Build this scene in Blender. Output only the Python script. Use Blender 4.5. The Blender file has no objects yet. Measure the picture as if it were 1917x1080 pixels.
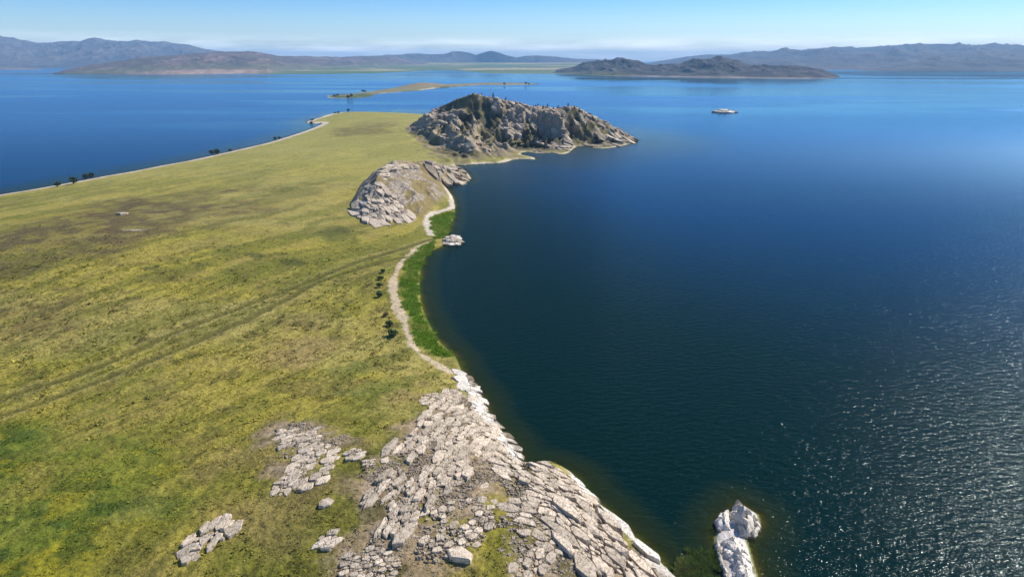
import bpy, math, random
import numpy as np
from mathutils import Vector, kdtree

random.seed(7)
RNG = np.random.default_rng(7)
SC = bpy.context.scene

# ------------------------------------------------------------------ camera
CAM_H, PITCH, FPX, UC, VC = 100.0, 18.5, 1278.0, 958.5, 540.0
cam_d = bpy.data.cameras.new('camera')
cam_d.lens = 24.0; cam_d.sensor_width = 36.0
cam_d.clip_start = 1.0; cam_d.clip_end = 120000.0
cam = bpy.data.objects.new('camera', cam_d)
SC.collection.objects.link(cam)
cam.location = (0, 0, CAM_H)
cam.rotation_euler = (math.radians(90 - PITCH), 0, 0)
SC.camera = cam

# ------------------------------------------------------------------ light
SUN_EL, SUN_AZ = 42.0, 57.0          # azimuth: degrees to the right of the view (from +Y towards +X)
e, a = math.radians(SUN_EL), math.radians(SUN_AZ)
SUN_DIR = Vector((math.sin(a) * math.cos(e), math.cos(a) * math.cos(e), math.sin(e)))
sun_d = bpy.data.lights.new('sun', 'SUN')
sun_d.energy = 5.0; sun_d.angle = math.radians(0.53); sun_d.color = (1.0, 0.945, 0.86)
sun = bpy.data.objects.new('sun', sun_d)
SC.collection.objects.link(sun)
sun.location = (300, 200, 900)
sun.rotation_euler = (-SUN_DIR).to_track_quat('-Z', 'Y').to_euler()

world = bpy.data.worlds.new('World'); SC.world = world
world.use_nodes = True
nt = world.node_tree; nt.nodes.clear()
w_out = nt.nodes.new('ShaderNodeOutputWorld')
w_bg = nt.nodes.new('ShaderNodeBackground'); w_bg.inputs['Strength'].default_value = 0.095
sky = nt.nodes.new('ShaderNodeTexSky'); sky.sky_type = 'NISHITA'; sky.sun_disc = False
sky.sun_elevation = e; sky.sun_rotation = a
sky.altitude = 800; sky.air_density = 1.0; sky.dust_density = 0.25; sky.ozone_density = 3.0
# thin cloud veil low over the horizon, all the way round
tc = nt.nodes.new('ShaderNodeTexCoord')
sep = nt.nodes.new('ShaderNodeSeparateXYZ'); nt.links.new(tc.outputs['Generated'], sep.inputs[0])
mp = nt.nodes.new('ShaderNodeMapping'); mp.inputs['Scale'].default_value = (7, 7, 75)
nt.links.new(tc.outputs['Generated'], mp.inputs['Vector'])
cn = nt.nodes.new('ShaderNodeTexNoise'); cn.inputs['Scale'].default_value = 1.0
cn.inputs['Detail'].default_value = 6; cn.inputs['Roughness'].default_value = 0.62
nt.links.new(mp.outputs[0], cn.inputs['Vector'])
cr = nt.nodes.new('ShaderNodeMapRange'); cr.inputs['From Min'].default_value = 0.36; cr.inputs['From Max'].default_value = 0.66
nt.links.new(cn.outputs['Fac'], cr.inputs['Value'])
er = nt.nodes.new('ShaderNodeMapRange'); er.interpolation_type = 'SMOOTHSTEP'
er.inputs['From Min'].default_value = 0.036; er.inputs['From Max'].default_value = 0.005
nt.links.new(sep.outputs['Z'], er.inputs['Value'])
mu = nt.nodes.new('ShaderNodeMath'); mu.operation = 'MULTIPLY'
nt.links.new(cr.outputs[0], mu.inputs[0]); nt.links.new(er.outputs[0], mu.inputs[1])
mu2 = nt.nodes.new('ShaderNodeMath'); mu2.operation = 'MULTIPLY'; mu2.inputs[1].default_value = 0.55
nt.links.new(mu.outputs[0], mu2.inputs[0])
cmix = nt.nodes.new('ShaderNodeMix'); cmix.data_type = 'RGBA'
nt.links.new(mu2.outputs[0], cmix.inputs[0])
SKY_TINT = (0.48, 0.80, 1.16, 1)
tint = nt.nodes.new('ShaderNodeMix'); tint.data_type = 'RGBA'; tint.blend_type = 'MULTIPLY'
tint.inputs[0].default_value = 1.0
tg = nt.nodes.new('ShaderNodeMapRange'); tg.inputs['From Min'].default_value = 0.0; tg.inputs['From Max'].default_value = 0.080
nt.links.new(sep.outputs['Z'], tg.inputs['Value'])
tmx = nt.nodes.new('ShaderNodeMix'); tmx.data_type = 'RGBA'; nt.links.new(tg.outputs[0], tmx.inputs[0])
tmx.inputs[6].default_value = (1.28, 1.26, 1.18, 1); tmx.inputs[7].default_value = SKY_TINT
nt.links.new(tmx.outputs[2], tint.inputs[7])
nt.links.new(sky.outputs[0], tint.inputs[6])
nt.links.new(tint.outputs[2], cmix.inputs[6])
cmix.inputs[7].default_value = (27, 25.5, 24, 1)
nt.links.new(cmix.outputs[2], w_bg.inputs['Color'])
nt.links.new(w_bg.outputs[0], w_out.inputs['Surface'])

SC.view_settings.view_transform = 'Standard'
SC.view_settings.look = 'None'
SC.view_settings.gamma = 1.0
SC.view_settings.use_curve_mapping = False
SC.view_settings.exposure = 0.45
cy = SC.cycles
cy.max_bounces = 5; cy.diffuse_bounces = 2; cy.glossy_bounces = 2; cy.transmission_bounces = 2
cy.transparent_max_bounces = 8; cy.volume_bounces = 0
cy.caustics_reflective = False; cy.caustics_refractive = False
cy.sample_clamp_indirect = 4.0
cy.use_denoising = True; cy.denoiser = 'OPENIMAGEDENOISE'; cy.denoising_prefilter = 'ACCURATE'

# ------------------------------------------------------------------ numbers
cp, sp_ = math.cos(math.radians(PITCH)), math.sin(math.radians(PITCH))
def ray(u, v):
    a_, b_ = (u - UC) / FPX, (VC - v) / FPX
    return np.array([a_, cp + b_ * sp_, -sp_ + b_ * cp])
def at(u, v, z=0.0):
    d = ray(u, v); k = (z - CAM_H) / d[2]
    return np.array([d[0] * k, d[1] * k])
def at_y(u, v, Y):
    d = ray(u, v); k = Y / d[1]
    return np.array([d[0] * k, Y, CAM_H + d[2] * k])

def _h(ix, iy, seed):
    n = (ix.astype(np.int64) * 374761393 + iy.astype(np.int64) * 668265263 + seed * 1442695041) & 0xffffffff
    n = ((n ^ (n >> 13)) * 1274126177) & 0xffffffff
    n = (n ^ (n >> 16)) & 0xffffffff
    return n.astype(np.float64) / 4294967295.0
def vnoise(x, y, seed=0):
    x = np.asarray(x, float); y = np.asarray(y, float)
    ix = np.floor(x); iy = np.floor(y); fx = x - ix; fy = y - iy
    fx = fx * fx * fx * (fx * (fx * 6 - 15) + 10); fy = fy * fy * fy * (fy * (fy * 6 - 15) + 10)
    a_ = _h(ix, iy, seed); b_ = _h(ix + 1, iy, seed); c_ = _h(ix, iy + 1, seed); d_ = _h(ix + 1, iy + 1, seed)
    return (a_ * (1 - fx) + b_ * fx) * (1 - fy) + (c_ * (1 - fx) + d_ * fx) * fy
def fbm(x, y, seed=0, octv=4, gain=0.5):
    s = 0; amp = 1; tot = 0
    c, sn = 0.8, 0.6
    for k in range(octv):
        s = s + amp * vnoise(x, y, seed + k * 17); tot += amp; amp *= gain
        x, y = (c * x - sn * y) * 2.03 + 11.3, (sn * x + c * y) * 2.03 - 7.1
    return s / tot
def ridged(x, y, seed=0, octv=4, gain=0.5):
    s = 0; amp = 1; tot = 0
    c, sn = 0.8, 0.6
    for k in range(octv):
        n = 1 - np.abs(2 * vnoise(x, y, seed + k * 31) - 1)
        s = s + amp * n * n; tot += amp; amp *= gain
        x, y = (c * x - sn * y) * 2.1 + 3.7, (sn * x + c * y) * 2.1 + 9.2
    return s / tot
def sstep(a_, b_, x):
    t = np.clip((x - a_) / (b_ - a_), 0, 1); return t * t * (3 - 2 * t)
def lerp3(c0, c1, t):
    return c0 * (1 - t[..., None]) + np.asarray(c1) * t[..., None]

def seg_dist(px_, py_, poly, closed):
    """distance to a polyline, plus index and parameter of the closest segment"""
    best = np.full(px_.shape, 1e18); bi = np.zeros(px_.shape, int); bt = np.zeros(px_.shape)
    n = len(poly)
    for i in range(n if closed else n - 1):
        x0, y0 = poly[i][:2]; x1, y1 = poly[(i + 1) % n][:2]
        dx, dy = x1 - x0, y1 - y0; L = dx * dx + dy * dy + 1e-12
        t = np.clip(((px_ - x0) * dx + (py_ - y0) * dy) / L, 0, 1)
        d = (px_ - x0 - t * dx) ** 2 + (py_ - y0 - t * dy) ** 2
        m = d < best
        best = np.where(m, d, best); bi = np.where(m, i, bi); bt = np.where(m, t, bt)
    return np.sqrt(best), bi, bt
def inside(px_, py_, poly):
    r = np.zeros(px_.shape, bool); n = len(poly)
    for i in range(n):
        x0, y0 = poly[i][:2]; x1, y1 = poly[(i + 1) % n][:2]
        if y0 == y1: continue
        c = ((y0 > py_) != (y1 > py_)) & (px_ < (x1 - x0) * (py_ - y0) / (y1 - y0) + x0)
        r ^= c
    return r
def sdf(px_, py_, poly):
    d = seg_dist(px_, py_, poly, True)[0]
    return np.where(inside(px_, py_, poly), d, -d)
def catmull(P, n=4, closed=False):
    P = [np.asarray(p, float) for p in P]; out = []; N = len(P)
    for i in range(N if closed else N - 1):
        p0 = P[(i - 1) % N] if closed else P[max(i - 1, 0)]
        p1, p2 = P[i], P[(i + 1) % N]
        p3 = P[(i + 2) % N] if closed else P[min(i + 2, N - 1)]
        for k in range(n):
            t = k / n
            # centripetal-ish damping keeps long neighbours from overshooting short ones
            L = np.linalg.norm(p2 - p1)
            m1 = (p2 - p0); m1 = m1 / (np.linalg.norm(m1) + 1e-9) * L * 0.8
            m2 = (p3 - p1); m2 = m2 / (np.linalg.norm(m2) + 1e-9) * L * 0.8
            h1 = 2 * t**3 - 3 * t**2 + 1; h2 = t**3 - 2 * t**2 + t; h3 = -2 * t**3 + 3 * t**2; h4 = t**3 - t**2
            out.append(h1 * p1 + h2 * m1 + h3 * p2 + h4 * m2)
    if not closed: out.append(P[-1])
    return out

# ------------------------------------------------------------------ shoreline of the peninsula (photo measurements laid on the water plane)
BAY = [(1560, 1420), (1440, 1230), (1330, 1135), (1262, 1079), (1235, 1052), (1205, 1022), (1170, 992), (1135, 957), (1102, 928), (1080, 897),
       (1047, 880), (1017, 873), (995, 888), (975, 872), (962, 845), (940, 815), (914, 787), (906, 760), (893, 735), (869, 707),
       (862, 690), (852, 668), (825, 643), (806, 612), (791, 580), (785, 550), (785, 520), (790, 490), (806, 470), (828, 460),
       (833, 446), (845, 420), (851, 396), (851, 384), (848, 370), (838, 356), (833, 347), (850, 345.5), (880, 338.5), (877, 327),
       (862, 314), (852, 309.5), (870, 309), (900, 307), (940, 305), (962, 299), (985, 297.5), (1000, 299), (998, 294.5), (975, 289.5),
       (985, 284.5), (1010, 287), (1035, 286), (1052, 289), (1066, 285), (1075, 277.5), (1090, 273), (1110, 277), (1130, 278),
       (1155, 275), (1175, 270.5), (1194, 263.5)]
RIDGE = [(775, 229, 1062), (800, 214, 1040), (825, 200, 1020), (855, 184, 1000), (872, 178, 990), (885, 172.5, 985), (905, 178, 978), (930, 184, 970), (960, 190, 962), (985, 197, 955),
         (1010, 199, 950), (1040, 203, 945), (1075, 200, 935), (1090, 206, 930), (1112, 217, 925), (1150, 238, 912), (1187, 261, 899)]
RIDGE = [at_y(*r) for r in RIDGE]
back = [(RIDGE[-2][0] + 25, RIDGE[-2][1] + 60), (RIDGE[-4][0] + 20, RIDGE[-4][1] + 120), (RIDGE[9][0], RIDGE[9][1] + 150), (RIDGE[5][0], RIDGE[5][1] + 190),
        (RIDGE[2][0] + 10, RIDGE[2][1] + 220)]
LEFT = [(790, 214.5), (740, 211.5), (700, 210.5), (650, 210.5), (622, 214), (603, 219.5), (590, 223), (578, 226.5), (575, 230.5), (588, 231.5), (603, 230.5), (598, 235), (570, 246), (540, 256), (500, 268), (440, 282), (400, 291), (350, 302),
        (300, 311), (250, 321), (200, 329.5), (150, 339), (100, 348), (50, 357), (0, 365), (-120, 388), (-320, 425)]
LANDP = [at(*p) for p in BAY] + [np.array(b) for b in back] + [at(*p) for p in LEFT]
LANDP += [np.array([-700.0, 330]), np.array([-900.0, 0]), np.array([-900.0, -120]), np.array([60.0, -120])]
LAND = catmull(LANDP, 3, True)
HILLFOOT = [at(*p) for p in BAY[41:]] + [(RIDGE[-2][0] + 20, RIDGE[-2][1] + 50), (RIDGE[-4][0] + 15, RIDGE[-4][1] + 105), (RIDGE[9][0], RIDGE[9][1] + 135),
            (RIDGE[5][0], RIDGE[5][1] + 160), (RIDGE[2][0] + 5, RIDGE[2][1] + 130), (RIDGE[0][0] - 12, RIDGE[0][1] + 60)] + \
           [at(*p, 5) for p in [(756, 240), (762, 252), (768, 262), (785, 276), (800, 290), (822, 301)]]
KRIDGE = [at_y(*r) for r in [(686, 378, 446), (697, 350, 462), (708, 330, 490), (722, 307, 545), (755, 299, 580), (800, 302, 600), (840, 313, 616), (874, 334, 611)]]
KNOLL = [at(*p, 3.5) for p in [(660, 398), (672, 413), (700, 419), (730, 414), (760, 410), (800, 402)]] + [at(*p) for p in [(838, 382), (847, 370), (834, 350), (850, 345.5), (880, 338.5), (877, 327), (862, 314)]] + \
        [(KRIDGE[6][0], KRIDGE[6][1] + 32), (KRIDGE[5][0], KRIDGE[5][1] + 42), (KRIDGE[4][0] - 6, KRIDGE[4][1] + 42), (KRIDGE[3][0] - 24, KRIDGE[3][1] + 24),
         (KRIDGE[2][0] - 20, KRIDGE[2][1] + 8), (KRIDGE[1][0] - 17, KRIDGE[1][1] + 4)]

TAIL = [at(*p) for p in [(1352, 968), (1385, 940), (1418, 962), (1422, 985), (1396, 1008), (1408, 1050), (1425, 1110), (1445, 1190), (1390, 1190), (1368, 1110), (1348, 1050), (1340, 1010), (1345, 985)]]
RUT1 = catmull([at(*p, 7) for p in [(-150, 800), (0, 736), (150, 688), (330, 612), (480, 553), (575, 517), (660, 480), (740, 453), (812, 428)]], 4)
RUT2 = catmull([at(*p, 7) for p in [(-150, 838), (0, 770), (200, 697), (330, 642), (450, 592), (540, 545), (592, 516)]], 4)
RUT3 = catmull([at(*p, 7) for p in [(592, 516), (660, 492), (720, 472), (770, 460), (806, 453)]], 4)
SANDLINE = catmull([at(*p, 1.2) for p in [(806, 454), (778, 469), (752, 492), (739, 520), (737, 548), (747, 580), (757, 605), (768, 635), (778, 658), (800, 677), (822, 688), (840, 697)]], 4)
SAND2 = catmull([at(*p, 1.0) for p in [(806, 440), (801, 426), (800, 412), (812, 401), (838, 391), (850, 383), (846, 368), (836, 355)]], 4)
HEADC = at(800, 880, 10)
TD = np.asarray(RUT1[20]) - np.asarray(RUT1[8]); TD = TD / np.linalg.norm(TD)
REEDZONE = [at(*p, .6) for p in [(806, 470), (790, 490), (785, 520), (785, 550), (791, 580), (806, 612), (825, 643), (852, 668), (815, 672), (790, 655), (775, 620), (757, 580), (750, 540), (758, 495), (785, 466), (815, 452)]]

def hill_t(x, y, foot, ridge):
    d = sdf(x, y, foot); dr, i, t = seg_dist(x, y, ridge, False)
    z = np.array([r[2] for r in ridge])
    zr = z[i] * (1 - t) + z[np.minimum(i + 1, len(z) - 1)] * t
    din = np.maximum(d, 0)
    return din / (din + dr + 1e-6), zr, d

HD = np.array([0.33, -0.944])       # direction the ribs of the big hill run down
def height(x, y, full=False):
    x = np.asarray(x, float); y = np.asarray(y, float)
    d = sdf(x, y, LAND)
    din = np.maximum(d, 0)
    jag = (fbm(x / 6, y / 6, 5, 3) - .5) * 2.4 + (fbm(x / 22, y / 22, 6, 2) - .5) * 3.2
    headl = np.exp(-(((x - HEADC[0] - 2) / 62) ** 2 + ((y - HEADC[1]) / 62) ** 2))   # rocky foreland
    nearrock = sstep(205, 175, y) * sstep(-60, 5, x)
    de = din + np.where(d > 0, jag, 0) * sstep(0, 5, din) * 0.6
    plain = 0.5 * (1 - np.exp(-din / 3)) + 6.5 * (1 - np.exp(-np.maximum(de, 0) / 95))
    plain += sstep(20, 120, din) * ((fbm(x / 120, y / 120, 21, 3) - .5) * 6 + (fbm(x / 30, y / 30, 22, 3) - .5) * 1.6)
    plain += headl * 11 * (1 - np.exp(-din / 14)) + nearrock * 2.2 * (1 - np.exp(-np.maximum(de, 0) / 2.0))
    # left rise far out on the plain
    plain += 5 * np.exp(-(((x + 190) / 90) ** 2 + ((y - 330) / 90) ** 2))
    out = np.maximum(-d + jag * .35 * sstep(0, 4, -d), 0)
    bed = np.maximum(-(0.24 * out + 0.016 * out ** 2), -12.0)
    dt = sdf(x, y, TAIL)
    bed = np.maximum(bed, -0.15 - 0.42 * np.maximum(-dt + jag * .4, 0) + np.where(dt > 0, 1.1 * (1 - np.exp(-dt / 1.2)), 0))
    z = np.where(d > 0, plain, bed)
    # big rocky hill
    t, zr, dh = hill_t(x, y, HILLFOOT, RIDGE)
    m = dh > 0
    al = (x * HD[0] + y * HD[1]); ac = (x * -HD[1] + y * HD[0])
    wv = (fbm(x / 60, y / 60, 33, 2) - .5) * 26
    rib = ridged((ac + wv) / 46, al / 190, 41, 4, .52)
    crag = ridged(x / 15 + 3, y / 24, 43, 4, .55)
    ribz = (rib - .50) * 30 * (t * (1 - t) * 4) ** .75 * np.clip(zr / 35, .15, 1.2) + (crag - .46) * 9.5 * sstep(0.02, .3, t) * (1 - .72 * sstep(.55, 1, t)) * np.clip(zr / 30, .2, 1)
    hz = np.where(m, np.clip(zr, 0, None) * np.power(t, 1.30) + ribz, 0)
    z = np.where(m & (d > 0), np.maximum(z * (1 - t) + hz, 0.3 * sstep(0, 3, din)), z)
    # rocky knoll
    tk, zk, dk = hill_t(x, y, KNOLL, KRIDGE)
    mk = dk > 0
    kr = ridged(x / 11 + 9, y / 26, 51, 4, .55)
    z = np.where(mk & (d > 0), np.maximum(z * (1 - tk) + zk * np.power(tk, .85) + (kr - .42) * 5 * sstep(.03, .3, tk), .3 * sstep(0, 3, din)), z)
    # wheel ruts
    for rr in (RUT1, RUT2, RUT3):
        dr = seg_dist(x, y, rr, False)[0]
        z = z - .35 * sstep(2.2, .5, dr) * (d > 2)
    if full:
        return z, d, dict(t=t, dh=dh, rib=rib, crag=crag, tk=tk, dk=dk, kr=kr, dt=dt, headl=headl, nearrock=nearrock)
    return z
def hit(u, v):
    """first point of the terrain met by the photo's ray"""
    d = ray(u, v)
    k0, k1 = (70 - CAM_H) / d[2], (-0.5 - CAM_H) / d[2]
    ks = np.linspace(k0, k1, 160)
    f = CAM_H + d[2] * ks - height(d[0] * ks, d[1] * ks)
    i = int(np.argmax(f < 0))
    if not (f < 0).any(): i = len(ks) - 1
    if i > 0:
        w = f[i - 1] / (f[i - 1] - f[i] + 1e-9); k = ks[i - 1] + (ks[i] - ks[i - 1]) * min(max(w, 0), 1)
    else: k = ks[0]
    return np.array([d[0] * k, d[1] * k, CAM_H + d[2] * k])

# ------------------------------------------------------------------ object helpers
def tag(o, label=None, cat=None, group=None, kind=None):
    if label: o['label'] = label
    if cat: o['category'] = cat
    if group: o['group'] = group
    if kind: o['kind'] = kind
    return o
def mesh_np(name, V, F, mat=None, smooth=False, cols=None, attrs=None, normals=None):
    """V (n,3); F (m,k) ints, all faces with k corners"""
    me = bpy.data.meshes.new(name)
    V = np.asarray(V, np.float32); F = np.asarray(F, np.int32)
    m, k = F.shape
    me.vertices.add(len(V)); me.vertices.foreach_set('co', V.ravel())
    me.loops.add(m * k); me.loops.foreach_set('vertex_index', F.ravel())
    me.polygons.add(m); me.polygons.foreach_set('loop_start', np.arange(0, m * k, k, dtype=np.int32))
    me.polygons.foreach_set('use_smooth', np.full(m, smooth))
    me.update(calc_edges=True)
    if cols is not None:
        at_ = me.attributes.new('col', 'FLOAT_COLOR', 'POINT')
        c4 = np.ones((len(V), 4), np.float32); c4[:, :3] = cols
        at_.data.foreach_set('color', c4.ravel())
    for kx, val in (attrs or {}).items():
        at_ = me.attributes.new(kx, 'FLOAT', 'POINT')
        at_.data.foreach_set('value', np.asarray(val, np.float32).ravel())
    if normals is not None:
        me.normals_split_custom_set_from_vertices(np.asarray(normals, np.float32))
    if mat: me.materials.append(mat)
    return me
def link(name, data, parent=None, loc=None):
    o = bpy.data.objects.new(name, data)
    SC.collection.objects.link(o)
    if parent: o.parent = parent
    if loc is not None: o.location = loc
    return o

# ------------------------------------------------------------------ materials
def new_mat(name):
    m = bpy.data.materials.new(name); m.use_nodes = True
    n = m.node_tree; n.nodes.clear()
    return m, n
class NT:
    def __init__(s, n): s.n = n
    def __call__(s, typ, **kw):
        nd = s.n.nodes.new('ShaderNode' + typ)
        for k, v in kw.items():
            if k.startswith('i_'):
                key = k[2:]
                nd.inputs[int(key) if key.isdigit() else key.replace('_', ' ')].default_value = v
            else: setattr(nd, k, v)
        return nd
    def l(s, a_, b_): s.n.links.new(a_, b_)
    def noise(s, scale, detail=3, rough=.55, vec=None):
        nd = s('TexNoise', i_Scale=scale, i_Detail=detail, i_Roughness=rough)
        if vec is not None: s.l(vec, nd.inputs['Vector'])
        return nd.outputs['Fac']
    def rng(s, val, f0, f1, t0, t1):
        nd = s('MapRange'); s.l(val, nd.inputs['Value'])
        for k, v in zip(('From Min', 'From Max', 'To Min', 'To Max'), (f0, f1, t0, t1)): nd.inputs[k].default_value = v
        return nd.outputs[0]
    def math(s, op, a_, b_=None):
        nd = s('Math', operation=op)
        for i, q in enumerate((a_, b_)):
            if q is None: continue
            if isinstance(q, (int, float)): nd.inputs[i].default_value = q
            else: s.l(q, nd.inputs[i])
        return nd.outputs[0]
    def mixc(s, fac, a_, b_, blend='MIX'):
        nd = s('Mix', data_type='RGBA', blend_type=blend)
        for i, q in ((0, fac), (6, a_), (7, b_)):
            if isinstance(q, (int, float, tuple)): nd.inputs[i].default_value = q
            else: s.l(q, nd.inputs[i])
        return nd.outputs[2]
    def scalec(s, col, val):
        nd = s('VectorMath', operation='SCALE'); s.l(col, nd.inputs[0]); s.l(val, nd.inputs['Scale'])
        return nd.outputs[0]

def terrain_mat():
    m, n = new_mat('terrain'); N = NT(n)
    geo = N('NewGeometry').outputs['Position']
    col = N('Attribute', attribute_name='col').outputs['Color']
    rock = N('Attribute', attribute_name='rock').outputs['Fac']
    n1 = N.noise(1.1, 5, .68, geo); n2 = N.noise(.28, 4, .6, geo)
    f = N.math('MULTIPLY', N.rng(n1, .25, .75, .45, 1.55), N.rng(n2, .3, .7, .78, 1.22))
    # rock cracks and stains
    mp_ = N('Mapping', i_Scale=(1, .55, .8), i_Rotation=(0, 0, .5)); N.l(geo, mp_.inputs[0])
    vo = N('TexVoronoi', feature='DISTANCE_TO_EDGE', i_Scale=.33); N.l(mp_.outputs[0], vo.inputs['Vector'])
    n3 = N.noise(.6, 6, .7, mp_.outputs[0])
    crack = N.rng(vo.outputs['Distance'], .0, .07, .35, 1.0)
    fr = N.math('MULTIPLY', crack, N.rng(n3, .3, .72, .6, 1.35))
    mix = N('Mix', data_type='FLOAT'); N.l(rock, mix.inputs[0]); N.l(f, mix.inputs[2]); N.l(fr, mix.inputs[3])
    c = N.scalec(col, mix.outputs[0])
    hue = N.mixc(N.rng(N.noise(.9, 3, .6, geo), .35, .7, 0, .55), c, N.mixc(1.0, c, (1.05, .97, .82, 1), 'MULTIPLY'))
    c2 = N.mixc(rock, hue, c)
    bs = N('BsdfPrincipled', i_Roughness=.95); bs.inputs['Specular IOR Level'].default_value = .15
    N.l(c2, bs.inputs['Base Color'])
    hmix = N('Mix', data_type='FLOAT'); N.l(rock, hmix.inputs[0]); N.l(n1, hmix.inputs[2])
    N.l(N.math('ADD', n3, N.math('MULTIPLY', crack, .35)), hmix.inputs[3])
    bp = N('Bump', i_Strength=.9, i_Distance=.55); N.l(hmix.outputs[0], bp.inputs['Height']); N.l(bp.outputs[0], bs.inputs['Normal'])
    o = N('OutputMaterial'); N.l(bs.outputs[0], o.inputs[0])
    return m
def stone_mat(name, c0, c1, lich):
    m, n = new_mat(name); N = NT(n)
    geo = N('NewGeometry').outputs['Position']
    oi = N('ObjectInfo').outputs['Random']
    n1 = N.noise(.9, 6, .65, geo); n2 = N.noise(4.5, 4, .7, geo); n3 = N.noise(.35, 3, .5, geo)
    c = N.mixc(N.rng(n1, .35, .68, 0, 1), c0, c1)
    c = N.mixc(N.rng(n2, .56, .72, 0, .6), c, lich)
    c = N.mixc(N.rng(n3, .55, .75, 0, .35), c, (.36, .27, .19, 1))
    mpc = N('Mapping', i_Scale=(1.25, .55, .9), i_Rotation=(0, .25, .5)); N.l(geo, mpc.inputs[0])
    wv_ = N('TexNoise', i_Scale=.7, i_Detail=3); N.l(geo, wv_.inputs['Vector'])
    ad = N('VectorMath', operation='MULTIPLY_ADD'); N.l(wv_.outputs['Color'], ad.inputs[0]); ad.inputs[1].default_value = (.9, .9, .9); N.l(mpc.outputs[0], ad.inputs[2])
    vc = N('TexVoronoi', feature='DISTANCE_TO_EDGE', i_Scale=1.15); N.l(ad.outputs[0], vc.inputs['Vector'])
    ck = N.math('MAXIMUM', N.rng(vc.outputs['Distance'], .0, .075, 0, 1), N.rng(N.noise(.55, 3, .6, geo), .47, .58, 0, 1))
    c = N.scalec(c, N.rng(ck, 0, 1, .40, 1.0))
    c = N.scalec(c, N.rng(oi, 0, 1, .74, 1.15))
    sz_ = N('SeparateXYZ'); N.l(geo, sz_.inputs[0])
    wl = N.math('ADD', sz_.outputs[2], N.rng(n1, .3, .7, -.25, .25))
    c = N.mixc(N.rng(wl, .25, .8, .85, 0), c, (.11, .075, .025, 1))
    bs = N('BsdfPrincipled', i_Roughness=.9); bs.inputs['Specular IOR Level'].default_value = .2
    N.l(c, bs.inputs['Base Color'])
    bp = N('Bump', i_Strength=.8, i_Distance=.25); N.l(N.math('ADD', N.math('ADD', n1, N.math('MULTIPLY', n2, .35)), N.math('MULTIPLY', ck, .5)), bp.inputs['Height']); N.l(bp.outputs[0], bs.inputs['Normal'])
    o = N('OutputMaterial'); N.l(bs.outputs[0], o.inputs[0])
    return m
def col_mat(name, rough=.9, scale=2.0, lo=.7, hi=1.3, trans=0.0, hazeb=0.0):
    m, n = new_mat(name); N = NT(n)
    geo = N('NewGeometry').outputs['Position']
    col = N('Attribute', attribute_name='col').outputs['Color']
    nz = N.noise(scale, 4, .65, geo)
    c = N.scalec(col, N.rng(nz, .3, .7, lo, hi))
    bs = N('BsdfPrincipled', i_Roughness=rough); bs.inputs['Specular IOR Level'].default_value = .15
    N.l(c, bs.inputs['Base Color'])
    if hazeb:
        bp = N('Bump', i_Strength=.8, i_Distance=hazeb); N.l(nz, bp.inputs['Height']); N.l(bp.outputs[0], bs.inputs['Normal'])
    o = N('OutputMaterial')
    if trans:
        tr = N('BsdfTranslucent'); N.l(c, tr.inputs[0])
        mx = N('MixShader', i_0=trans); N.l(bs.outputs[0], mx.inputs[1]); N.l(tr.outputs[0], mx.inputs[2]); N.l(mx.outputs[0], o.inputs[0])
    else: N.l(bs.outputs[0], o.inputs[0])
    return m
def plain_mat(name, c, rough=.9):
    m, n = new_mat(name); N = NT(n)
    geo = N('NewGeometry').outputs['Position']
    nz = N.noise(3.0, 3, .6, geo)
    cc = N.mixc(N.rng(nz, .3, .7, 0, 1), tuple(x * .7 for x in c[:3]) + (1,), tuple(x * 1.25 for x in c[:3]) + (1,))
    bs = N('BsdfPrincipled', i_Roughness=rough); N.l(cc, bs.inputs['Base Color'])
    o = N('OutputMaterial'); N.l(bs.outputs[0], o.inputs[0])
    return m
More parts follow.
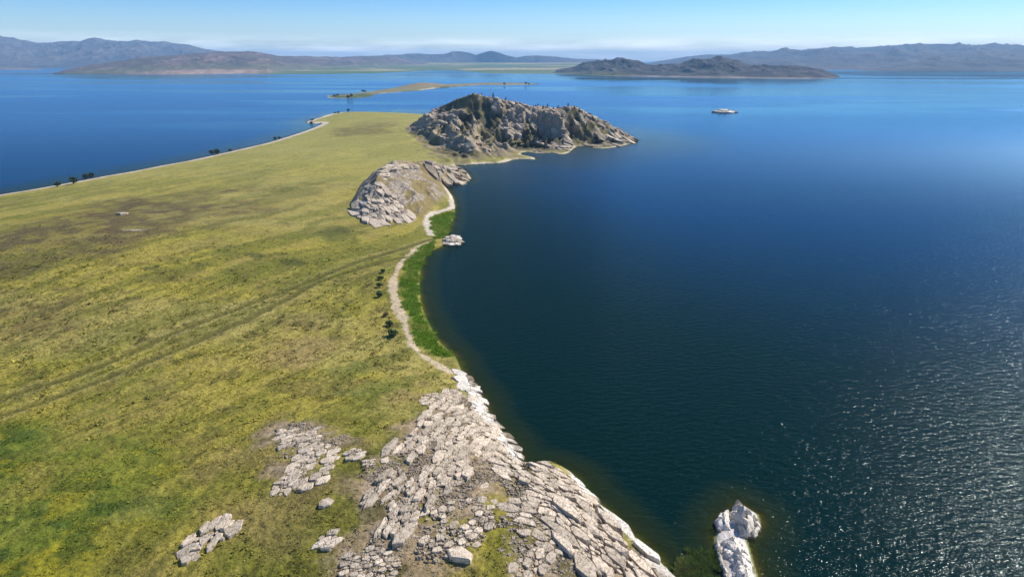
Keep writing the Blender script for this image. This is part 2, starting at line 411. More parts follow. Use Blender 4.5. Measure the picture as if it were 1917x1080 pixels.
def water_mat():
    m, n = new_mat('lake_water'); N = NT(n)
    geo = N('NewGeometry').outputs['Position']
    dep = N('Attribute', attribute_name='depth').outputs['Fac']
    off = N('Attribute', attribute_name='offing').outputs['Fac']      # 0 in the bay, 1 on the open lake
    body = N.mixc(N.rng(dep, .2, 4.5, 0, 1), (.016, .024, .004, 1), (.0002, .0105, .0080, 1))
    body = N.mixc(off, body, (.0012, .024, .076, 1))
    # wind streaks: smooth against ruffled water
    far = N('Attribute', attribute_name='far').outputs['Fac']
    calm = N('Attribute', attribute_name='calm').outputs['Fac']
    # waves
    mpw = N('Mapping', i_Scale=(.55, 1.0, 1), i_Rotation=(0, 0, -.5)); N.l(geo, mpw.inputs[0])
    w1 = N.noise(.62, 2, .5, mpw.outputs[0]); w2 = N.noise(2.5, 2, .5, mpw.outputs[0])
    hh = N.math('ADD', w1, N.math('MULTIPLY', w2, .42))
    bp = N('Bump', i_Distance=.43); N.l(hh, bp.inputs['Height']); N.l(N.rng(calm, 0, 1, 1.0, .03), bp.inputs['Strength'])
    rough = N.math('ADD', .10, N.math('MULTIPLY', far, N.rng(calm, 0, 1, .17, -.05)))
    df = N('BsdfDiffuse'); N.l(body, df.inputs[0]); N.l(bp.outputs[0], df.inputs['Normal'])
    gl = N('BsdfGlossy'); N.l(rough, gl.inputs['Roughness']); N.l(bp.outputs[0], gl.inputs['Normal'])
    far2 = N('Attribute', attribute_name='far2').outputs['Fac']
    N.l(N.mixc(off, (.80, .93, .93, 1), (.50, .80, .98, 1)), gl.inputs['Color'])
    fr_ = N('Fresnel', i_IOR=1.333); N.l(bp.outputs[0], fr_.inputs['Normal'])
    ff = N.math('MULTIPLY', fr_.outputs[0], N.math('MAXIMUM', calm, N.rng(far2, 0, 1, .26, 1.0)))
    bs = N('MixShader'); N.l(ff, bs.inputs[0]); N.l(df.outputs[0], bs.inputs[1]); N.l(gl.outputs[0], bs.inputs[2])
    tr = N('BsdfTransparent'); tr.inputs[0].default_value = (.80, .86, .62, 1)
    op = N.math('SUBTRACT', 1.0, N.math('POWER', 2.718, N.math('MULTIPLY', dep, -1.45)))
    mx = N('MixShader'); N.l(op, mx.inputs[0]); N.l(tr.outputs[0], mx.inputs[1]); N.l(bs.outputs[0], mx.inputs[2])
    o = N('OutputMaterial'); N.l(mx.outputs[0], o.inputs[0])
    return m
M_TERR = terrain_mat()
M_STONE = stone_mat('pale_granite', (.43, .34, .24, 1), (.69, .58, .445, 1), (.15, .115, .075, 1))
M_WHITE = stone_mat('bleached_rock', (.61, .54, .445, 1), (.81, .735, .63, 1), (.42, .37, .33, 1))
M_GRAVEL = stone_mat('broken_stone', (.27, .205, .13, 1), (.54, .45, .34, 1), (.13, .10, .065, 1))
M_GREY = stone_mat('weathered_rock', (.25, .195, .135, 1), (.48, .39, .285, 1), (.07, .055, .04, 1))
M_WATER = water_mat()
M_GRASS = col_mat('grass_tufts', .9, 1.5, .75, 1.25, .30)
M_REED = col_mat('reeds', .8, .5, .6, 1.4, .30)
M_LEAF = col_mat('leaves', .8, 3.0, .6, 1.4, .15)
M_BARK = plain_mat('bark', (.09, .065, .045))
M_FAR = col_mat('far_land', .95, .012, .55, 1.45, 0, 22.0)
M_ISL = col_mat('low_island', .95, .06, .65, 1.35, 0, 2.0)

# ------------------------------------------------------------------ terrain
def G(u, v, ru, z=6):           # a patch given by its place; radius in photo pixels -> metres
    p = at(u, v, z); q = at(u + ru, v, z)
    return p[0], p[1], abs(q[0] - p[0])
def patch(x, y, u, v, ru, stretch=1.0, seed=0):
    cx, cyy, r = G(u, v, ru)
    w = (fbm(x / (r * .6), y / (r * .6), seed + 77, 3) - .5) * 1.1
    q = np.sqrt(((x - cx) / r) ** 2 + ((y - cyy) / (r * stretch)) ** 2) + w
    return sstep(1.15, .45, q)
ROCKBARE = [catmull([at(*p, 9) for p in P], 3, True) for P in (
    [(855, 716), (878, 716), (912, 790), (960, 850), (990, 890), (965, 905), (900, 960), (870, 1010), (740, 1000), (675, 960), (700, 900), (745, 850), (800, 790), (830, 745)],
    [(1010, 872), (1045, 882), (1082, 905), (1170, 1000), (1262, 1085), (960, 1090), (965, 1000), (955, 950)],
    [(520, 805), (590, 800), (632, 840), (600, 905), (530, 920), (545, 880), (515, 840)],
    [(690, 1030), (740, 1000), (880, 1030), (760, 1090), (620, 1090)])]
def ground_colour(x, y, z, d, I):
    n_a = fbm(x / 38, y / 38, 101, 4); n_b = fbm(x / 9, y / 9, 111, 4); n_c = fbm(x / 90, y / 60, 121, 3)
    n_d = fbm(x / 2.6, y / 2.6, 131, 3)
    c = np.zeros(x.shape + (3,)); c[:] = (.258, .220, .034)
    c = lerp3(c, (.125, .132, .016), sstep(.43, .64, n_a) * .75)
    c = lerp3(c, (.285, .240, .075), sstep(.48, .66, n_c) * .7)
    c = lerp3(c, (.150, .115, .036), sstep(.52, .70, n_b) * .55)
    c = lerp3(c, (.050, .058, .012), sstep(.58, .74, n_d) * sstep(.40, .6, n_b) * .4)
    ux, uy = x * TD[0] + y * TD[1], -x * TD[1] + y * TD[0]
    wv2 = (fbm(x / 30, y / 30, 191, 2) - .5) * 14
    stk = fbm(ux / 55, (uy + wv2) / 7.5, 192, 4, .55); stk2 = fbm(ux / 14, (uy + wv2) / 2.6, 193, 3)
    c = lerp3(c, (.115, .118, .014), sstep(.50, .66, stk) * .6)
    c = lerp3(c, (.275, .225, .050), sstep(.48, .34, stk) * .55)
    c = lerp3(c, (.085, .082, .014), sstep(.58, .72, stk2) * .5 * sstep(420, 250, y))
    # far end of the plain is paler
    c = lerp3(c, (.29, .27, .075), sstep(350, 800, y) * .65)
    # browner heath
    P = lambda *a_: patch(x, y, *a_)
    br = np.maximum.reduce([P(230, 420, 210, 2.0, 1), P(60, 440, 130, 1.6, 2), P(680, 240, 60, 3, 3) * .7, P(40, 600, 120, 1, 4) * .6, P(560, 590, 60, 1, 5) * .6])
    c = lerp3(c, (.090, .066, .026), br * (.45 + .45 * sstep(.35, .6, n_b)))
    # lush near-left hollow
    lush = np.maximum.reduce([P(60, 1000, 260, .9, 6), P(200, 900, 150, .9, 7) * .8, P(-40, 860, 190, .8, 8)])
    c = lerp3(c, (.105, .142, .008), lush * .7)
    c = lerp3(c, (.250, .215, .012), lush * sstep(.47, .66, n_b) * .65)
    c = lerp3(c, (.048, .078, .008), lush * sstep(.47, .6, fbm(x / 8, y / 4.5, 141, 4)) * .75)
    gg = np.maximum.reduce([P(700, 740, 70, 1, 9), P(640, 690, 60, 1, 10)])
    c = lerp3(c, (.110, .135, .026), gg * .5)
    dark = np.maximum.reduce([P(380, 505, 22, .8, 11), P(285, 515, 18, .8, 12), P(480, 480, 22, .8, 13), P(620, 430, 40, 1.4, 14), P(545, 490, 30, .8, 15), P(540, 360, 50, 3, 16) * .6])
    c = lerp3(c, (.060, .070, .012), dark * .75)
    dry = np.maximum.reduce([P(560, 650, 90, .9, 17), P(520, 1000, 160, .7, 18) * .8, P(760, 760, 60, .8, 19), P(470, 880, 90, .8, 20) * .7])
    c = lerp3(c, (.250, .175, .075), dry * .55)
    # pale bare scrapes
    bare = np.maximum(P(262, 441, 28, .5, 21), P(232, 402, 8, .8, 22))
    c = lerp3(c, (.46, .40, .32), bare * sstep(.42, .55, n_b))
    # bare gritty soil among the rocks
    soil = np.zeros(x.shape)
    for R in ROCKBARE:
        soil = np.maximum(soil, sstep(-5, 2.5, sdf(x, y, R) + (n_b - .5) * 14))
    c = lerp3(c, (.275, .205, .115), soil * (.4 + .6 * sstep(.36, .52, n_b)))
    c = lerp3(c, (.36, .28, .20), soil * sstep(.52, .66, n_d) * .5)
    c = lerp3(c, (.085, .075, .020), soil * sstep(.55, .68, fbm(x / 5, y / 5, 181, 3)) * .8)
    c = lerp3(c, (.095, .085, .020), P(985, 905, 32, .6, 23) * .8)
    # sand fringe
    d1 = seg_dist(x, y, SANDLINE, False)[0] + (n_d - .5) * 2.2 + (fbm(x / 13, y / 13, 183, 3) - .5) * 4.0; d2 = seg_dist(x, y, SAND2, False)[0] + (n_d - .5) * 2.0
    sand = np.maximum(sstep(2.3, .9, d1) * .85, sstep(3.0, 1.4, d2) * (y > 330))
    lsh = (x < np.interp(y, [0, 900, 1090, 1130], [0, -200, -230, -280]))
    sand = np.maximum(sand, np.where(lsh & (d > -3), sstep(12.5, 8.5, d + (n_b - .5) * 6), 0))
    ffr = ((y > 560) & ~lsh & (I['dh'] > -12)) | ((I['dk'] > -6))
    sand = np.maximum(sand, np.where(ffr & (d > -2), sstep(4.0, 1.6, d + (n_b - .5) * 5) * .95, 0))
    c = lerp3(c, (.50, .43, .35), sand)
    c = lerp3(c, (.42, .33, .215), sand * sstep(6, 2, d1) * (y < 460))
    # bleached rim of the near rocks
    rim = I['nearrock'] * sstep(5.5, 1.5, d + (n_b - .5) * 6) * (d > -.8)
    c = lerp3(c, (.50, .46, .42), rim * .9)
    # green margin behind the reeds
    rz = sstep(-1.5, 2.0, sdf(x, y, REEDZONE) + (n_d - .5) * 2)
    c = lerp3(c, (.110, .165, .014), rz * .9)
    # tracks
    trk = np.zeros(x.shape)
    for rr, wd in ((RUT1, 2.0), (RUT2, 2.3), (RUT3, 1.6)):
        trk = np.maximum(trk, sstep(wd + 1.0, wd * .4, seg_dist(x, y, rr, False)[0] + (n_d - .5) * 1.4))
    c = lerp3(c, (.070, .068, .012), trk * .8)
    edge_ = np.clip(sstep(5.0, 3.2, np.minimum(seg_dist(x, y, RUT1, False)[0], seg_dist(x, y, RUT2, False)[0]) + (n_d - .5) * 2) - trk, 0, 1)
    c = lerp3(c, (.27, .235, .085), edge_ * .35)
    # knoll and hill
    rock = np.zeros(x.shape)
    k = I['tk']; mk = I['dk'] > -2
    kz = np.maximum(np.where(x < KRIDGE[2][0] + 26 - (y - 430) * .10, 1, 0) * sstep(.0, .12, k), np.where(I['kr'] + .12 * k > .62, 1, 0) * sstep(.0, .2, k))
    c = np.where(mk[..., None], lerp3(c, (.200, .148, .070), sstep(0, .15, k) * .85), c)
    kz = np.clip(kz * sstep(.36, .5, n_b + .08), 0, 1) * mk
    c = lerp3(c, (.33, .275, .215), kz * .9); rock = np.maximum(rock, kz)
    h = I['t']; mh = I['dh'] > -8
    hg = sstep(.0, .10, h + (n_b - .5) * .16)
    c = np.where(mh[..., None], lerp3(c, (.115, .092, .044), hg * .9), c)
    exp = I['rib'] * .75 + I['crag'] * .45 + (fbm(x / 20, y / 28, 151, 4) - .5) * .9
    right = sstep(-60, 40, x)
    rk = sstep(.50, .66, exp + .14 * right + .10 * sstep(8, 0, z)) * hg * mh * (.45 + .55 * sstep(.05, .2, h))
    c = lerp3(c, (.35, .28, .20), rk * .9)
    lowl = sstep(.62, .34, h) * sstep(45, -25, x)
    rk = rk * (1 - .78 * lowl)
    veg_shade = sstep(.54, .40, exp + .12 * right) * hg * mh * sstep(.06, .2, h)  # dark growth in hollows; the extra share on the left flank is painted shade
    c = lerp3(c, (.058, .055, .026), veg_shade * .85 * (1 - .5 * lowl))
    grs = sstep(.50, .66, fbm(x / 34, y / 34, 161, 3) + .08 * lowl) * mh * hg * (1 - rk)
    c = lerp3(c, (.165, .140, .055), grs * .5)
    rock = np.maximum(rock, np.maximum(rk, veg_shade * .6))
    rock = np.maximum(rock, np.maximum(rim, soil * .25))
    # under water: ochre algae, then dark mud
    uw = d < 0
    bed = np.zeros(c.shape); bed[:] = (.135, .115, .028)
    bed = lerp3(bed, (.05, .075, .018), sstep(.4, .65, n_b))
    dtl = sstep(-9, -.5, I['dt'])
    bed = lerp3(bed, (.27, .17, .03), dtl * (.4 + .6 * sstep(.4, .6, n_d)))
    c = np.where(uw[..., None], bed, c)
    c = np.where((uw & (I['dt'] > -.4))[..., None], (.60, .56, .52), c)
    return c, np.clip(rock, 0, 1), sand, trk

NX, NY = 900, 820
S0, S1 = -1.0, 0.42
yy = np.exp(np.linspace(math.log(85.0), math.log(1560.0 + 60), NY)) - 60
ss = np.linspace(S0, S1, NX)
GX = (yy[:, None] + 60) * ss[None, :]; GY = np.repeat(yy[:, None], NX, 1)
zz, dd, I = height(GX.ravel(), GY.ravel(), True)
X, Y_ = GX.ravel(), GY.ravel()
tus = (fbm(X / 1.5, Y_ / 1.5, 71, 2) - .5) * .5 + (fbm(X / 5, Y_ / 5, 72, 2) - .5) * .5
grassy = sstep(2, 12, dd) * (I['dh'] < 0) * (I['dk'] < 0)
zz = zz + tus * grassy * sstep(600, 250, Y_)
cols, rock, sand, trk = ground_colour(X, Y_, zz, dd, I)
V = np.stack([X, Y_, zz], 1)
# normals from the grid
VG = V.reshape(NY, NX, 3)
dx_ = np.gradient(VG, axis=1); dy_ = np.gradient(VG, axis=0)
nrm = np.cross(dx_, dy_).reshape(-1, 3); nrm /= np.linalg.norm(nrm, axis=1)[:, None]
i0 = (np.arange(NY - 1)[:, None] * NX + np.arange(NX - 1)[None, :]).ravel()
Q = np.stack([i0, i0 + 1, i0 + 1 + NX, i0 + NX], 1)
fm = lambda arr: arr[Q].mean(1)
fd, fz = fm(dd), fm(zz)
keep = (fd > -75)
cls = np.zeros(len(Q), int)                       # 0 ground
cls[fm(trk) > .5] = 5
cls[fm(I['dk']) > 0] = 2
cls[fm(I['dh']) > 0] = 1
fs = fm(sand)
leftside = fm(X) < np.interp(fm(Y_), [0, 900, 1090, 1130], [0, -200, -230, -280])
cls[(fs > .5) & leftside] = 3
cls[(fs > .5) & ~leftside & (cls != 1)] = 4
cls[fd < 0] = 6
TERR = {}
for k, (nm, lab) in enumerate((('ground', 'rolling olive green grassland of the peninsula'), ('rocky_hill', 'high rocky headland hill with dark pines above the lake'),
        ('rocky_knoll', 'low craggy knoll of pale rock between grassland and bay'), ('beach', 'long pale sand beach along the left shore'),
        ('beach', 'narrow pale sand strip curving round the bay behind the reeds'), ('dirt_track', 'pair of worn wheel ruts crossing the grassland'),
        ('lakebed', 'ochre and green lake bottom seen through the shallows'))):
    sel = Q[keep & (cls == k)]
    uq, inv = np.unique(sel, return_inverse=True)
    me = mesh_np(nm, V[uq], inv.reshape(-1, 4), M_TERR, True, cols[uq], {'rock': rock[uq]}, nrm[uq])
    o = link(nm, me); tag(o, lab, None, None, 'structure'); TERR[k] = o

# ------------------------------------------------------------------ lake
wy = np.concatenate([np.linspace(-150, 40, 12)[:-1], np.exp(np.linspace(math.log(100), math.log(1700), 420)) - 60, np.exp(np.linspace(math.log(1710), math.log(9500), 240)), np.exp(np.linspace(math.log(9800), math.log(42000), 20))])
wsx = np.concatenate([np.linspace(-1.6, -1.02, 12)[:-1], np.linspace(-1.02, .62, 430), np.linspace(.62, 1.6, 40)[1:]])
WX = (np.abs(wy)[:, None] + 60) * wsx[None, :]; WY = np.repeat(wy[:, None], len(wsx), 1)
wx, wyf = WX.ravel(), WY.ravel()
wz, wd, _ = height(wx, wyf, True)
wdep = np.clip(-wz, 0, 40)
off_ = np.clip(sstep(14, 150, -wd) * (.02 + .98 * sstep(235, 560, wyf + .55 * np.maximum(wx, 0))), 0, 1)
lf = wx < np.interp(wyf, [0, 900, 1400], [0, -200, -250])
far2_ = sstep(230, 1300, wyf + .35 * np.maximum(wx, 0))
off_ = np.where(lf, sstep(5, 60, -wd), off_)
far_ = sstep(120, 700, wyf)
st_ = fbm(wx / 1500 + .0006 * wyf, wyf / 330, 881, 4, .55)
calm_ = sstep(.46, .64, st_ + .10 * sstep(600, 2600, wyf) * sstep(-400, 900, wx - .1 * wyf)) * .9 * sstep(650, 1500, wyf)
calm_ = np.maximum(calm_, sstep(2900, 3700, wyf) * sstep(-1500, -700, wx) * (.75 + .25 * sstep(.4, .55, st_)) * sstep(9000, 6500, wyf))
calm_ = np.maximum(calm_, (.55 + .6 * st_) * np.exp(-(((wx - 1600) / 1000) ** 2 + ((wyf - 2500) / 1100) ** 2)))
calm_ = np.maximum(calm_, .30 * sstep(1300, 2600, wyf) * sstep(-300, -900, wx))
nWx = len(wsx); i0 = (np.arange(len(wy) - 1)[:, None] * nWx + np.arange(nWx - 1)[None, :]).ravel()
QW = np.stack([i0, i0 + 1, i0 + 1 + nWx, i0 + nWx], 1)
QW = QW[(wd[QW].max(1) > -1e9) & (wd[QW].min(1) < 14)]
lake = link('lake', mesh_np('lake', np.stack([wx, wyf, np.zeros_like(wx)], 1), QW, M_WATER, True, None, {'depth': wdep, 'offing': off_, 'far': far_, 'far2': far2_, 'calm': np.clip(calm_, 0, 1)}))
tag(lake, 'wide deep blue lake around the peninsula', None, None, 'structure')

# ------------------------------------------------------------------ far land
def interp_uv(P, u):
    P = sorted(P); return np.interp(u, [p[0] for p in P], [p[1] for p in P])
def landform(name, label, u0, u1, front, sky_, dback, cfun, seed, cols_n=420, rows=70, flat=0.0, power=.8, rough=.30, z_floor=0.0, feat=260.0):
    """hills rising from their front shore line to a ridge at the given distance and falling behind it"""
    us = np.linspace(u0, u1, cols_n)
    vf = interp_uv(front, us); vs = interp_uv(sky_, us)
    F = np.array([at(u, v, z_floor) for u, v in zip(us, vf)])
    ang = np.array([ray(u, v)[:2] for u, v in zip(us, vs)])
    zdir = np.array([ray(u, v)[2] for u, v in zip(us, vs)])
    yr = np.interp(us, [p[0] for p in dback], [p[1] for p in dback])
    R = ang / ang[:, 1:2] * yr[:, None]
    zr = np.maximum(CAM_H + zdir / ang[:, 1] * yr, z_floor + 1)
    ts = np.concatenate([np.linspace(0, 1, rows), np.linspace(1, 1.8, 18)[1:]])
    T = ts[:, None]
    Px = F[:, 0] + (R[:, 0] - F[:, 0]) * T; Py = F[:, 1] + (R[:, 1] - F[:, 1]) * T
    tt = np.clip((T - flat) / (1 - flat), 0, None)
    up = np.where(T <= 1, np.power(np.clip(tt, 0, 1), power), np.clip(1 - (T - 1) / .75, 0, 1))
    rd = ridged(Px / feat, Py / (feat * 1.7), seed, 4, .55)
    span = np.clip(np.hypot(*(R - F).T) / 900, .2, 1)[None, :]
    env = span * np.clip(tt * (1.15 - np.minimum(tt, 1.0)) * 3.2, 0, 1)
    Z = z_floor + (zr - z_floor)[None, :] * np.clip(up + (rd - .5) * rough * 2 * env, .0, 1.12)
    Z = np.where(tt <= 0, z_floor + .8 * sstep(0, .03, T) + 0 * Px, Z)
    c = cfun(Px, Py, Z, np.repeat(tt, len(us), 1), rd, np.repeat(us[None], len(ts), 0))
    n = len(us); i0 = (np.arange(len(ts) - 1)[:, None] * n + np.arange(n - 1)[None, :]).ravel()
    Qf = np.stack([i0, i0 + 1, i0 + 1 + n, i0 + n], 1)
    o = link(name, mesh_np(name, np.stack([Px, Py, Z], 2).reshape(-1, 3), Qf, M_FAR, True, c.reshape(-1, 3)))
    tag(o, label, None, None, 'structure')
    return o
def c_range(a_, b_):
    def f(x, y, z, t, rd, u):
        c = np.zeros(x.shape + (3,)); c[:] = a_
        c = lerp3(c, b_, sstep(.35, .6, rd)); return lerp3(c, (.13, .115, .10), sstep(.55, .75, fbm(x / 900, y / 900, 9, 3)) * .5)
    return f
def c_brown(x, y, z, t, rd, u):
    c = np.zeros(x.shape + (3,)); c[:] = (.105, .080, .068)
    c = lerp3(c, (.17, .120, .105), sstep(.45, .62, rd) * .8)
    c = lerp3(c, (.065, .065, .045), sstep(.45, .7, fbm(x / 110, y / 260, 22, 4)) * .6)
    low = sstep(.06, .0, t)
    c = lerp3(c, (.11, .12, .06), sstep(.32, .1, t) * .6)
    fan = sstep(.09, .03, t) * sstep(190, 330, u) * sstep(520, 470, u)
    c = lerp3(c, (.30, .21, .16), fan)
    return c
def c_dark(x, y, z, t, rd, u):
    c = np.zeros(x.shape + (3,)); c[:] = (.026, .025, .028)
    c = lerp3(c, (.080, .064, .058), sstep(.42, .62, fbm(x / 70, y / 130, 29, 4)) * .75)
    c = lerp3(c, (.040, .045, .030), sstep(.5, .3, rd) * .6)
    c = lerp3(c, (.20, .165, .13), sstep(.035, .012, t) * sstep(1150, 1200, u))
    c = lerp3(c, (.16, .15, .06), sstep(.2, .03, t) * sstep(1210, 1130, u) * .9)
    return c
def c_plain(x, y, z, t, rd, u):
    c = np.zeros(x.shape + (3,)); c[:] = (.19, .18, .07)
    st = fbm(x / 900, y / 420, 61, 4)
    c = lerp3(c, (.33, .27, .14), sstep(.45, .58, st) * .9)
    c = lerp3(c, (.07, .125, .045), sstep(.57, .47, st + sstep(720, 600, u) * -.14) * .85)
    c = lerp3(c, (.075, .13, .04), sstep(.14, .05, t) * sstep(480, 560, u) * .85)
    return c
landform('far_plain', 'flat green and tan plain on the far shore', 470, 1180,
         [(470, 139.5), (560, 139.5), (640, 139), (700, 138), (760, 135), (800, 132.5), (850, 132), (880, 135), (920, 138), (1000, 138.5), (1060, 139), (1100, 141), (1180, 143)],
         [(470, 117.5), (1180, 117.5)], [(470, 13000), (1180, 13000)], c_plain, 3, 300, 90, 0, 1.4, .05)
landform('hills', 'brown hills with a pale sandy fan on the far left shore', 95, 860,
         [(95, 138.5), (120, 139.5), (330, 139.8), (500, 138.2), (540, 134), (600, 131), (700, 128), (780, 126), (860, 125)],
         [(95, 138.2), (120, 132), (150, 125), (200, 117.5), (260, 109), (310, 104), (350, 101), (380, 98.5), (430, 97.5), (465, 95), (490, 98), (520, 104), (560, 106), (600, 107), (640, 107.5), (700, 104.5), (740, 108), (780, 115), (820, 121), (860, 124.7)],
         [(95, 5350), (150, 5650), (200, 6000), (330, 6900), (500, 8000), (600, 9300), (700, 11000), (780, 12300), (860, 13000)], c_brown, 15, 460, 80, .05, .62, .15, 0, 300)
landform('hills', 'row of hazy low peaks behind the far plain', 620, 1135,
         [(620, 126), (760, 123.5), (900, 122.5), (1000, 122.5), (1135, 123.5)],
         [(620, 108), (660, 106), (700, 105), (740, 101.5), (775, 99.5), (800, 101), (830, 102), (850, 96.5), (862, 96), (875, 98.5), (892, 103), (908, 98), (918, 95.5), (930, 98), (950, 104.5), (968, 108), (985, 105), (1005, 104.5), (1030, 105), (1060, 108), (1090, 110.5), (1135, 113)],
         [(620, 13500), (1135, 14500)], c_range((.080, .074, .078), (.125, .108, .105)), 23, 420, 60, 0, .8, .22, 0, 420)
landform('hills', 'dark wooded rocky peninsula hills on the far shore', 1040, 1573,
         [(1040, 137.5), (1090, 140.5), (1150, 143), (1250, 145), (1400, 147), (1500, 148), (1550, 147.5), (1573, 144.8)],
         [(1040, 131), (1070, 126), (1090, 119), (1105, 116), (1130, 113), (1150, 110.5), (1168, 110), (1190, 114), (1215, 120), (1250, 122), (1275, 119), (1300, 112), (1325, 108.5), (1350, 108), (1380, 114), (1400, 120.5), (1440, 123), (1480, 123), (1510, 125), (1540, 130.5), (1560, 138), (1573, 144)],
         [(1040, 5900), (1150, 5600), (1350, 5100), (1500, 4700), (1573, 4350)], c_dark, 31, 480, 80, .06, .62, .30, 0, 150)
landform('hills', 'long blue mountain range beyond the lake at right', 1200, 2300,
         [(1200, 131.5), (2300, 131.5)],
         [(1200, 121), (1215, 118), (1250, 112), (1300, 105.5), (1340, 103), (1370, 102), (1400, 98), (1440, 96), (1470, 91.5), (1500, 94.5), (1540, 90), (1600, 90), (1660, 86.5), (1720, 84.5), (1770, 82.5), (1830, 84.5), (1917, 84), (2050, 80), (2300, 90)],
         [(1200, 16000), (1500, 13500), (2300, 12500)], c_range((.055, .060, .075), (.085, .085, .095)), 37, 480, 60, 0, .75, .24, 0, 700)  # rock colour tinted blue, distance haze partly painted in
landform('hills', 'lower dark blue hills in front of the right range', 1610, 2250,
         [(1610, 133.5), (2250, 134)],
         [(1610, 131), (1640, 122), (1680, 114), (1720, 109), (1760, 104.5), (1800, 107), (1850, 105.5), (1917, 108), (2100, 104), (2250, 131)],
         [(1610, 9200), (2250, 9200)], c_range((.040, .044, .052), (.065, .068, .072)), 47, 300, 60, 0, .7, .28, 0, 380)  # blue cast of the haze is put into the hill colour
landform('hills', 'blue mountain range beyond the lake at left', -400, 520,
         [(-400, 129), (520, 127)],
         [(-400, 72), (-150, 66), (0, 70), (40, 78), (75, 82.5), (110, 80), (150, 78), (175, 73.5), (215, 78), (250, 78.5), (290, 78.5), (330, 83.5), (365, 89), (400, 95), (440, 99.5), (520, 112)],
         [(-400, 11500), (200, 12500), (520, 14500)], c_range((.070, .068, .078), (.115, .100, .100)), 53, 460, 60, .03, .75, .24, 0, 600)  # darker tone leans blue, some haze painted into it
landform('hills', 'low brown spit in front of the left range', -300, 78,
         [(-300, 131.5), (78, 131)], [(-300, 124), (0, 125.5), (40, 126), (78, 130.6)], [(-300, 8600), (78, 8300)], c_range((.14, .11, .09), (.18, .14, .12)), 59, 120, 30, 0, .7, .2, 0, 300)

# low island between the plain's end and the far shore
ISL = catmull([at(*p) for p in [(612, 182), (640, 185), (680, 183.5), (697, 181), (700, 177.5), (740, 173.5), (790, 169), (830, 164.5), (870, 161.5), (910, 159.5), (945, 160), (1000, 158.6),
                                (1012, 157.4), (1000, 156.6), (940, 155.4), (900, 156), (850, 158), (790, 161.5), (740, 165.5), (690, 172), (650, 177), (622, 179)]], 3, True)
ia = np.array(ISL); bx0, by0 = ia.min(0) - 30; bx1, by1 = ia.max(0) + 30
ix, iy = np.meshgrid(np.linspace(bx0, bx1, 260), np.linspace(by0, by1, 260)); ixf, iyf = ix.ravel(), iy.ravel()
isd = sdf(ixf, iyf, ISL) + (fbm(ixf / 40, iyf / 40, 81, 3) - .5) * 26
hum = at(790, 159, 8)
iz = np.where(isd > 0, 1.2 * (1 - np.exp(-isd / 8)) + 3.0 * (1 - np.exp(-isd / 60)) + 13 * np.exp(-(((ixf - hum[0]) / 75) ** 2 + ((iyf - hum[1]) / 190) ** 2)), isd * .15)
icol = np.zeros((len(ixf), 3)); icol[:] = (.185, .170, .085)
icol = lerp3(icol, (.055, .085, .022), sstep(1480 * 1.45, 1400 * 1.45, iyf + 0 * ixf + (fbm(ixf / 60, iyf / 60, 83, 3) - .5) * 400) * .9)
icol = lerp3(icol, (.25, .16, .10), np.exp(-(((ixf - hum[0]) / 70) ** 2 + ((iyf - hum[1]) / 170) ** 2)) * .8)
icol = lerp3(icol, (.06, .08, .03), sstep(18, 6, isd) * sstep(.45, .6, fbm(ixf / 90, iyf / 90, 84, 2)) * .8)
icol = lerp3(icol, (.40, .35, .27), sstep(9, 2, isd) * sstep(.5, .6, fbm(ixf / 120, iyf / 120, 85, 2)) * .8)
i0 = (np.arange(259)[:, None] * 260 + np.arange(259)[None, :]).ravel()
QI = np.stack([i0, i0 + 1, i0 + 261, i0 + 260], 1); QI = QI[isd[QI].max(1) > -6]
uq, inv = np.unique(QI, return_inverse=True)
isl = link('island', mesh_np('island', np.stack([ixf, iyf, iz], 1)[uq], inv.reshape(-1, 4), M_ISL, True, icol[uq]))
tag(isl, 'low flat grassy island with green tip in the channel', None, None, 'structure')

# ------------------------------------------------------------------ cracked rock: packed angular stones
def cells(points, reach):
    kd = kdtree.KDTree(len(points))
    for i, p in enumerate(points): kd.insert((p[0], p[1], 0), i)
    kd.balance(); out = []
    for i, p in enumerate(points):
        r = reach[i]
        q0 = random.uniform(0, 6.28); nq = random.choice((5, 6, 7))
        poly = [(p[0] + rr_ * math.cos(q), p[1] + rr_ * math.sin(q)) for q, rr_ in [(q0 + (k + random.uniform(-.25, .25)) * 2 * math.pi / nq, r * random.uniform(.8, 1.25)) for k in range(nq)]]
        for co, j, dist in kd.find_n((p[0], p[1], 0), 22):
            if j == i: continue
            if dist > 2.2 * r: break
            # power-ish bisector so that sizes differ
            w = reach[i] / (reach[i] + reach[j]); w = .5 + (w - .5) * .8
            mx_, my_ = p[0] + (co[0] - p[0]) * w, p[1] + (co[1] - p[1]) * w
            nx_, ny_ = co[0] - p[0], co[1] - p[1]
            new = []
            for q in range(len(poly)):
                A, B = poly[q], poly[(q + 1) % len(poly)]
                da = (A[0] - mx_) * nx_ + (A[1] - my_) * ny_; db = (B[0] - mx_) * nx_ + (B[1] - my_) * ny_
                if da <= 0: new.append(A)
                if (da < 0) != (db < 0):
                    t = da / (da - db); new.append((A[0] + (B[0] - A[0]) * t, A[1] + (B[1] - A[1]) * t))
            poly = new
            if len(poly) < 3: break
        out.append(poly)
    return out
